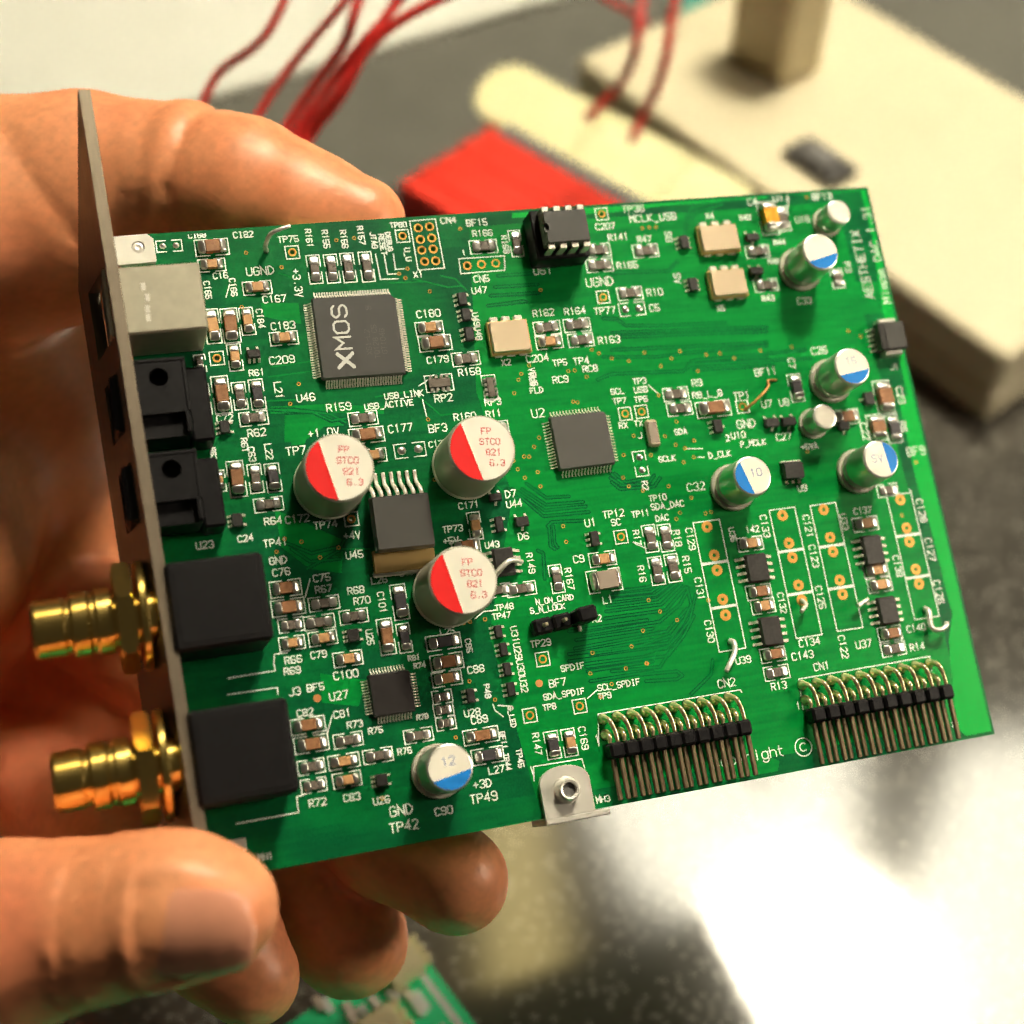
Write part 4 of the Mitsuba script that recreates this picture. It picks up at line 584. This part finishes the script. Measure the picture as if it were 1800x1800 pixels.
# optical sockets
for i, blk in enumerate((OPT1, OPT2)):
    x, y, a, b, r = blk
    t = holder(CB + '__optical_socket', ('black optical socket next to the USB socket', 'black optical socket next to the gold socket blocks')[i])
    cyl = trimesh.creation.cylinder(radius=1.45, height=4, sections=32); cyl.apply_translation([2.6, y + 3.1 - .3 * i, 9.5])
    hoodm = trimesh.boolean.difference([bx(-1.0, x + a / 2, y - b / 2, y + b / 2, .3, 9.5, .35), cyl, bx(-2, x + a / 2 - .8, y - b / 2 - 1, y - b / 2 + 3.4, 8.0, 10)], engine='manifold')
    part(t + '__hood', hoodm, 'plastic_mat')
    part(t + '__rear_body', bx(x + a / 2 + .01, x + a / 2 + 3.4, y - b / 2 - .6, y + b / 2 - .6, .2, 6.2, .4), 'plastic_mat')
    part(t + '__rim', cat(bx(-1.0, x + a / 2 + .1, y + b / 2 - .5, y + b / 2 + .1, 9.2, 9.75, .12), bx(x + a / 2 - .5, x + a / 2 + .1, y - b / 2 + 3.4, y + b / 2 - .51, 9.2, 9.75, .12)), 'plastic_top_mat')
    part(t + '__nose', trimesh.boolean.difference([bx(-4.6, -1.01, y - 4.4, y + 4.4, 1.2, 8.6, .5), bx(-6, -2, y - 3.2, y + 3.2, 2.2, 7.6)], engine='manifold'), 'plastic_mat')
# phono sockets
for i, (blk, (yc, x0, x1)) in enumerate(zip((RCA1, RCA2), RCA)):
    x, y, a, b, r = blk
    t = holder(CB + '__phono_socket', ('gold phono socket and black block farther from the thumb', 'gold phono socket and black block nearest the thumb')[i])
    part(t + '__housing', bx(x - a / 2, x + a / 2, y - b / 2, y + b / 2, .2, 13, .55), 'plastic_top_mat')
    part(t + '__top_panel', bx(x - a / 2 + 1.0, x + a / 2 - 1.0, y - b / 2 + 1.0, y + b / 2 - 1.0, 12.95, 13.2, .12), 'plastic_top_mat')
    X = np.array([[0, 0, -1, 0], [0, 1, 0, yc], [1, 0, 0, 6.5], [0, 0, 0, 1.0]])   # lathe axis -> -x
    nut = ext(Polygon([(8.3 * math.cos(q), 8.3 * math.sin(q)) for q in np.arange(6) * math.pi / 3 + .25]).difference(Point(0, 0).buffer(4.2)), 2.6, 5.4)
    nut2 = trimesh.boolean.intersection([nut, lathe([(0, 5.3), (7.5, 5.3), (8.3, 5.9), (8.3, 7.5), (7.5, 8.1), (0, 8.1)], 48)], engine='manifold')
    part(t + '__nut', nut2, 'gold_mat', X)
    part(t + '__washer', lathe([(4.0, 3.6), (7.9, 3.6), (8.1, 3.8), (8.1, 4.5), (7.9, 4.8), (4.0, 4.8)], 48), 'gold_mat', X, smooth=30)
    e, R = -x0, 4.3
    m0 = 8.4
    L = e - m0
    prof = [(0, 1), (4.0, 1), (4.0, m0), (R + .55, m0 + .15), (R + .6, m0 + 2.2), (R + .25, m0 + 2.6), (R + .25, m0 + 3.2), (R + .5, m0 + 3.6), (R + .5, m0 + 5.6), (R + .3, m0 + 5.9), (R - .25, m0 + 6.1), (R - .25, m0 + 6.7), (R, m0 + 7.0), (R, e - .5), (R - .4, e), (R - 1.3, e), (R - 1.3, e - 5), (0, e - 5)]
    part(t + '__barrel', lathe(prof, 56), 'gold_mat', X, smooth=28)

# end bracket: stands at the board's left end, its lower edge leaning outwards
ang = math.radians(-12); ry = np.eye(4); ry[0, 0] = ry[2, 2] = math.cos(ang); ry[0, 2] = -math.sin(ang); ry[2, 0] = math.sin(ang)
BR = tr(-1.35, 50, 12.2, 1.05) @ ry
out = Polygon([(-62, 0), (-62, -18), (45, -18), (70, -.8), (70.5, 0)])
op = [sbox(USB[1] - 50 - 5.6, -12.4, USB[1] - 50 + 5.6, -1.0)] + [sbox(q[1] - 50 - 4.6, -11.4, q[1] - 50 + 4.6, -3.2) for q in (OPT1, OPT2)] + [Point(q[0] - 50, -5.8).buffer(4.3) for q in RCA]
plate = ext(out.difference(union_all(op)), 1.8, -.9)
X = np.array([[0, 0, 1, 0], [1, 0, 0, 0], [0, 1, 0, 0], [0, 0, 0, 1.0]])
part(CB + '__bracket_plate', plate, 'steel_mat', BR @ X, label='long metal end bracket with socket openings')

# bent bits of wire
for k, pts_ in WIRES.items():
    r_ = .42 if k in ('wire_stub_001', 'wire_stub_002', 'wire_stub_005') else .2 if k == 'wire_stub_004' else .33
    part(CB + '__' + k.split('_0')[0], tube(curve(pts_, 20), np.linspace(r_ * 1.25, r_, len(curve(pts_, 20))), 8), 'tin_mat' if k not in ('wire_stub_004',) else 'copper_dot_mat', smooth=True)

# ------------------------------------------------------------------ the hand: one skin round tapered bones (world millimetres)
def surface_nets(f, lo, h):
    """Closed surface f = 0 of a sampled field (negative inside)."""
    s = f < 0; nx, ny, nz = f.shape
    idx = -np.ones((nx - 1, ny - 1, nz - 1), int); acc = np.zeros((nx - 1, ny - 1, nz - 1, 3)); cnt = np.zeros((nx - 1, ny - 1, nz - 1))
    C = [(a, b, c) for a in (0, 1) for b in (0, 1) for c in (0, 1)]
    cut = lambda A, c: A[c[0]:nx - 1 + c[0], c[1]:ny - 1 + c[1], c[2]:nz - 1 + c[2]]
    for i, a in enumerate(C):
        for b in C[i + 1:]:
            if sum(abs(np.subtract(a, b))) != 1: continue
            x = cut(s, a) != cut(s, b); fa, fb = cut(f, a)[x], cut(f, b)[x]; t = fa / (fa - fb)
            acc[x] += np.array(a) + t[:, None] * (np.array(b) - np.array(a)); cnt[x] += 1
    on = cnt > 0; idx[on] = np.arange(on.sum()); V = (np.argwhere(on) + acc[on] / cnt[on][:, None]) * h + lo
    F = []
    for ax in range(3):
        u, v = (ax + 1) % 3, (ax + 2) % 3
        sh = [slice(None)] * 3; sh[ax] = slice(0, -1); s2 = [slice(None)] * 3; s2[ax] = slice(1, None)
        for fl in (0, 1):
            e = np.argwhere((s[tuple(sh)] & ~s[tuple(s2)]) if not fl else (~s[tuple(sh)] & s[tuple(s2)]))
            e = e[(e[:, u] > 0) & (e[:, v] > 0)]
            du, dv = np.eye(3, dtype=int)[u], np.eye(3, dtype=int)[v]
            q = [idx[tuple((e - d).T)] for d in (0 * du, du, du + dv, dv)]
            q = np.stack(q if not fl else q[::-1], 1); F.append(q)
    F = np.vstack(F); return V, np.vstack([F[:, [0, 1, 2]], F[:, [0, 2, 3]]])
def cone_dist(P, a, b, ra, rb):
    """Distance to a bone that tapers from ra at a to rb at b."""
    ab = b - a; t = np.clip((P - a) @ ab / (ab @ ab), 0, 1)
    return np.linalg.norm(P - a - t[:, None] * ab, axis=1) - (ra + t * (rb - ra))
def smin(a, b, k):
    h = np.clip(0.5 + 0.5 * (b - a) / k, 0, 1)
    return b * (1 - h) + a * h - k * h * (1 - h)
allp = np.array([q for c in HAND.values() for q in c])
lo = (allp[:, :3] - allp[:, 3:]).min(0) - 4; hi = (allp[:, :3] + allp[:, 3:]).max(0) + 4; cell = 1.25
dims = np.ceil((hi - lo) / cell).astype(int) + 1
G = np.stack(np.meshgrid(*[np.arange(d) * cell + l for d, l in zip(dims, lo)], indexing='ij'), -1).reshape(-1, 3)
D = {}
for name, c in HAND.items():
    d = np.full(len(G), 1e3)
    for (x0, y0, z0, r0), (x1, y1, z1, r1) in zip(c[:-1], c[1:]):
        a, b = np.array([x0, y0, z0]), np.array([x1, y1, z1]); m = np.all((G > np.minimum(a, b) - 34) & (G < np.maximum(a, b) + 34), axis=1) if max(r0, r1) < 25 else np.ones(len(G), bool)
        d[m] = smin(d[m], cone_dist(G[m], a, b, r0, r1), 3.0)
    D[name] = d
def groove(d, at, ax, depth, w):
    ax = np.array(ax) / np.linalg.norm(ax); near = np.abs(d) < 4
    s = (G[near] - np.array(at)) @ ax; d[near] += depth * np.exp(-(s / w) ** 2)
D['thumb'] = smin(D['thumb'], D['thenar'], 6)
groove(D['thumb'], THUMB_CREASE[0], THUMB_CREASE[1], 1.7, 0.75)
groove(D['thumb'], np.array(THUMB_CREASE[0]) - np.array([8.0, -1, 1]), THUMB_CREASE[1], 0.35, 1.0)
for q, dep in zip(FRONT_CREASES, (.6, 1.0, 1.25, .9, .6)): groove(D['front'], q, NAIL_AXIS, dep, 0.75)
ax = np.array(NAIL_AXIS); o = np.array(NAIL_OUT); o = o - ax * (o @ ax); o /= np.linalg.norm(o); side = np.cross(ax, o); side *= -np.sign(side[2])   # side points down
NR = 10.1
o2 = math.cos(.42) * o + math.sin(.42) * side; s2 = -math.sin(.42) * o + math.cos(.42) * side
# a fold of skin round the nail
rel = G - np.array(NAIL_BASE); near = np.abs(D['front']) < 4; rl = rel[near]; lon = rl @ ax; an = np.arctan2(rl @ s2, rl @ o2)
sd = np.maximum(np.abs(lon - 7.6) - 7.2, (np.abs(an) - .70) * 9.5); far = np.clip((lon - 11) / 2.5, 0, 1)
D['front'][near] += (0.95 * np.exp(-((sd - .25) / .55) ** 2) - 0.7 * (1 - far) * np.exp(-((sd - 1.9) / 1.1) ** 2)) * (rl @ o2 > 0)
body = smin(smin(D['palm'], D['palm2'], 10), D['wrist'], 12)
for at_, ax_, dep, wd in PALM_LINES: groove(D['thumb'], at_, ax_, dep, wd)
body = smin(body, D['thumb'], 7)
for n in ('index', 'middle', 'ring', 'front'):
    body = np.minimum(body, 1e3) ; body = smin(body, D[n], 1.7)
P3 = G[np.abs(body) < 4] / 1000.0
body[np.abs(body) < 4] += 0.5 * (meshkit.fbm(P3 * 160, 3, 5) - 0.5)
HV, HF = surface_nets(body.reshape(dims).astype(np.float32), lo, cell)
hm = trimesh.Trimesh(HV, HF, process=False)
from scipy.sparse import coo_matrix
E_ = np.vstack([HF[:, [0, 1]], HF[:, [1, 2]], HF[:, [2, 0]]]); A_ = coo_matrix((np.ones(2 * len(E_)), (np.r_[E_[:, 0], E_[:, 1]], np.r_[E_[:, 1], E_[:, 0]])), shape=(len(HV),) * 2).tocsr(); A_.data[:] = 1
deg = np.asarray(A_.sum(1))
for _ in range(3): HV = HV + 0.6 * (A_ @ HV / deg - HV)
hm = trimesh.Trimesh(HV, HF, process=False)
part('person', hm, 'skin_mat', frame=MM, smooth=True)
top('person', 'bare hand of a person gripping the green circuit board by its bracket end', 'person')
# nail of the front digit
nv, nf = [], []
NU, NV_ = 22, 22
for layer in (0, 1):
    for i in range(NU + 1):
        for j in range(NV_ + 1):
            u, v = i / NU * 2 - 1, j / NV_ * 2 - 1
            # rounded rectangle in (along, around)
            w = (1 - abs(u) ** 4) ** .25; vv = v * (0.86 * w + .0)
            lon = 7.6 + 7.4 * u; angn = vv * .80
            r = np.interp(lon, [0, 5, 10, 13, 15.2], [9.95, 9.8, 9.35, 8.8, 7.9]) + (.42 if layer == 0 else -.9) - .25 * abs(v) ** 6
            nv.append(np.array(NAIL_BASE) + ax * lon + r * (math.cos(angn) * o2 + math.sin(angn) * s2))
N1 = (NU + 1) * (NV_ + 1)
for i in range(NU):
    for j in range(NV_):
        a, b, c, d = i * (NV_ + 1) + j, (i + 1) * (NV_ + 1) + j, (i + 1) * (NV_ + 1) + j + 1, i * (NV_ + 1) + j + 1
        nf += [[a, b, c], [a, c, d], [N1 + a, N1 + c, N1 + b], [N1 + a, N1 + d, N1 + c]]
for i in range(NU):
    for j in (0, NV_):
        a, b = i * (NV_ + 1) + j, (i + 1) * (NV_ + 1) + j; nf += [[a, N1 + b, b], [a, N1 + a, N1 + b]]
nm = trimesh.Trimesh(np.array(nv), np.array(nf), process=True); nm.fix_normals()
part('person__fingernail', nm, 'nail_mat', frame=MM, smooth=50)


# ------------------------------------------------------------------ things on the worktop behind (world millimetres)
def put(x, y, z=0, rot=0): return tr(x, y, z, rot)
part('work_mat', bx(-420, 620, 425, 1100, .05, .4, .1), 'work_mat_mat', frame=MM)
top('work_mat', 'smooth grey mat covering the far part of the worktop', 'mat')
# beige box
bl_, bd, bz = BOX_SIZE
M = put(BOX_CORNER[0], BOX_CORNER[1], 0, BOX_ANGLE)
part('beige_case__base', bx(0, bl_, 0, bd, 0.6, bz * .42, 1.2), 'beige_mat', M, frame=MM)
part('beige_case__lid', bx(0, bl_, 0, bd, bz * .42 + .4, bz, 1.6), 'beige_mat', M, frame=MM)
top('beige_case', 'low flat beige case lying on the worktop behind the circuit board', 'case')
part('upright_block__body', bx(BLOCK_AT[0] - 19, BLOCK_AT[0] + 8, BLOCK_AT[1] - 6, BLOCK_AT[1] + 14, bz + .02, bz + 60, 2), 'brown_mat', M, frame=MM)
part('upright_block__cap', bx(BLOCK_AT[0] - 15, BLOCK_AT[0] + 2, BLOCK_AT[1] - 4, BLOCK_AT[1] + 8, bz + 60.02, bz + 75, 2), 'dark_mat', M, frame=MM)
top('upright_block', 'brownish upright block standing on the beige case at the top', 'block')
part('small_dark_part__base', bx(CHIP_AT[0] - 11, CHIP_AT[0] + 11, CHIP_AT[1] - 6, CHIP_AT[1] + 6, bz + .02, bz + 3, .6), 'dark_mat', M, frame=MM)
part('small_dark_part__cover', bx(CHIP_AT[0] - 6, CHIP_AT[0] + 6, CHIP_AT[1] - 4, CHIP_AT[1] + 4, bz + 3.02, bz + 5, .6), 'grey_mat', M, frame=MM)
top('small_dark_part', 'small dark oblong part with a grey top lying on the beige case', 'component')
# pale slab at top left
e0, e1 = np.array(SHEET_EDGE[0]), np.array(SHEET_EDGE[1]); a = math.degrees(math.atan2(*(e1 - e0)[1::-1]))
part('pale_board', bx(-330, 520, 0.3, 420, 0.6, 4, .5), 'paper_mat', put(e0[0], e0[1], 0, a), frame=MM)
top('pale_board', 'pale flat board lying on the worktop at the upper left', 'board')
# coil
A, Bq, Cq = map(np.array, COIL)
u = (Bq - A)[:2]; lu = np.linalg.norm(u); u /= lu; ang = math.degrees(math.atan2(u[1], u[0])); A[:2] -= [3, 0]; M = put(A[0], A[1], 0, ang)
w = np.array([u[1], -u[0]]); lw = abs((Cq - A)[:2] @ w)
part('transformer_coil__tape_winding', bx(-4, lu + 14, -max(lw, 40), 0, 2, A[2], 2.5), 'red_tape_mat', M, frame=MM)
for q in range(5): part('transformer_coil__tape_band', bx(-4.15 - .1 * (q % 2), lu + 14.2, -max(lw, 40) + .6 + q * 8.8, -max(lw, 40) + 8.2 + q * 8.8, 3, A[2] + .3 + .35 * (q % 2), .25), 'red_tape_mat', M, frame=MM)
part('transformer_coil__core_strip', bx(-1, lu + 20, 0.4, 6.4, 1, A[2] + .8, .6), 'grey_mat', M, frame=MM)
part('transformer_coil__core', bx(-22, lu + 10, -max(lw, 40) - 14, -max(lw, 40) - .5, .5, 12, 1), 'dark_mat', M, frame=MM)
fl = sbox(-23, 0, lu + 35, 23).buffer(-11).buffer(11, quad_segs=8); ca, sa = math.cos(.45), math.sin(.45)
for k, (x0, x1) in enumerate(((-25, 24), (24.6, 60), (60.6, lu + 52))):
    f = fl.intersection(sbox(x0, -1, x1, 60)); m = ext(f, 6); m.apply_transform(np.array([[1, 0, 0, 0], [0, ca, -sa, 9.5], [0, sa, ca, 16], [0, 0, 0, 1.0]]))
    part('transformer_coil__bobbin_flange', m, 'cream_mat', M, frame=MM)
for q in RED_WIRES['coil_lead']: part('transformer_coil__lead', tube(curve(q, 30), 1.3, 10), 'wire_mat', frame=MM, smooth=True)
top('transformer_coil', 'coil wound in red tape with a cream plastic bobbin flange', 'coil')
WL = ['leftmost thin red wire rising from behind the thumb', 'second thin red wire from the left behind the thumb'] + ['strand of the red wire bundle on its left side', 'strand of the red wire bundle leaving the top furthest right of the left pair', 'thin strand of the red wire bundle bending far to the right', 'front strand on the right side of the red wire bundle'] + ['short red wire crossing the coil leads at the top']
for q, l in zip(RED_WIRES['red_wire'], WL):
    k = part('red_wire', tube(curve(q, 36), 1.2 if 'bundle' in l else 1.0, 10), 'wire_mat', frame=MM, smooth=True)
    top(k, l, 'wire', 'red wire bundle strands' if 'bundle' in l else None)
part('teal_piece', bx(-9, 9, -5, 5, .4, 5, 1.2), 'teal_mat', put(TEAL_AT[0], TEAL_AT[1], 0, 25), frame=MM)
top('teal_piece', 'small teal piece on the worktop near the top edge', 'component')
# second circuit board, lower left
p1, p2 = map(np.array, BOARD2); d = (p2 - p1)[:2]; ang = math.degrees(math.atan2(d[1], d[0])); M = put(p1[0], p1[1], 12.4, ang)
K = 'circuit_board_001'; USED.add(K)
part(K + '__laminate', bx(-6, 110, -95, 0, 0, 1.6, .1), 'green_blur_mat', M, frame=MM)
part(K + '__silkscreen_print', cat(bx(0, 100, -3.6, -2.0, 1.5, 1.66), *[bx(4 + 9 * i, 9 + 9 * i, -7, -5.2, 1.5, 1.66) for i in range(8)]), 'silk_mat', M, frame=MM)
I = np.linalg.inv(M)
for i, q in enumerate(BITS2):
    c = (I @ np.array([*q, 1.0]))[:3]; s = 1.0 + .5 * rng.random()
    part(K + '__chip_resistor', bx(c[0] - 1.6 * s, c[0] + 1.6 * s, c[1] - 1.0, c[1] + 1.0, 1.62, 2.8, .2), 'solder_mat' if i % 3 else 'silk_mat', M, frame=MM)
for n, q in enumerate(PLUG_AT):
    c = (I @ np.array([*q, 1.0]))[:3]; t = holder(K + '__cream_plug')
    part(t + '__body', bx(c[0] - 4, c[0] + 3.5, c[1] - 7, c[1] + 1.5, 1.62, 7, .6), 'cream_plug_mat', M, frame=MM)
    for j in range(3): part(t + '__rib', bx(c[0] - 3 + 2.6 * j - .8, c[0] - 3 + 2.6 * j + .8, c[1] + 1.52, c[1] + 3.4, 2.4, 6.4, .5), 'cream_plug_mat', M, frame=MM)
for sx in (4, 100):
    for sy in (-88, -8): part(K + '__standoff', bx(sx - 2.5, sx + 2.5, sy - 2.5, sy + 2.5, -12.35, -.02, .4), 'cream_plug_mat', M, frame=MM)
top(K, 'second green circuit board with cream plugs, out of focus under the fingers', 'circuit board')

# ------------------------------------------------------------------ the lamp above (out of frame; its reflection lies in the worktop)
pg = Polygon([q[:2] for q in LAMP_SHAPE]).buffer(-18).buffer(18); zc = LAMP_SHAPE[0][2]
key = part('hanging_lamp__diffuser', ext(pg, 8, zc), 'paper_mat', frame=MM)
scene[key]['emitter'] = {'type': 'area', 'radiance': rgb(*LAMP_RADIANCE)}
part('hanging_lamp__housing', cat(ext(pg.buffer(10), 30, zc + 8.5), ext(pg.buffer(14).difference(pg.buffer(3)), 20, zc - 8)), 'shade_mat', frame=MM)
part('hanging_lamp__cable', tube([(*pg.centroid.coords[0], zc + 38 + 100 * k) for k in range(9)], 3, 8), 'dark_mat', frame=MM)
top('hanging_lamp', 'bright lamp hanging above, seen only as the white reflection in the worktop', 'lamp')
# ceiling lights: frosted panels far above, seen only as pale reflections in the worktop; the amber one is added for a beige streak
for i, q in enumerate(PANELS + [ADDED_AMBER]):
    q = np.array(q); zc = q[:, 2].mean(); pg = Polygon(q[:, :2])
    pg = pg if pg.exterior.is_ccw else Polygon(q[::-1, :2])
    k = part('ceiling_light__diffuser', ext(pg, 12, zc), 'paper_mat', frame=MM) if i == 0 else part(f'ceiling_light_{i:03d}__diffuser', ext(pg, 12, zc), 'paper_mat', frame=MM)
    scene[k]['emitter'] = {'type': 'area', 'radiance': rgb(*((22, 20.5, 16) if i < len(PANELS) else (9, 7, 2.6)))}
    part(k.split('__')[0] + '__housing', ext(pg.buffer(25), 40, zc + 12.5), 'shade_mat', frame=MM)
    top(k.split('__')[0], ('frosted ceiling light panel mirrored left of the lamp in the worktop', 'frosted ceiling light panel mirrored above the lamp in the worktop', 'frosted ceiling light panel mirrored at the right edge of the worktop', 'added dim amber glowing panel that makes the beige streak beside the fingertip')[i], 'ceiling light')

zl = np.array([-.87, -.13, -.46]); zl /= np.linalg.norm(zl); xl = np.cross([0, 1, 0], zl); xl /= np.linalg.norm(xl); L2 = np.eye(4)
L2[:3, 0], L2[:3, 1], L2[:3, 2], L2[:3, 3] = xl, np.cross(zl, xl), zl, (500, 148, 326)
k = part('added_fill_lamp__bulb', trimesh.creation.cylinder(radius=60, height=6, sections=40), 'paper_mat', frame=MM @ L2)  # fill light added out of view to brighten the index finger
scene[k]['emitter'] = {'type': 'area', 'radiance': rgb(36, 31, 24)}
part('added_fill_lamp__shade', lathe([(72, 22), (75, 22), (82, 40), (80, 40), (70, 10), (64, -14), (20, -30), (0, -32), (0, -35), (22, -33), (67, -16), (72, 22)], 48), 'shade_mat', frame=MM @ L2, smooth=40)
top('added_fill_lamp', 'added weak fill lamp out of frame to the right, brightening the fingers', 'lamp')
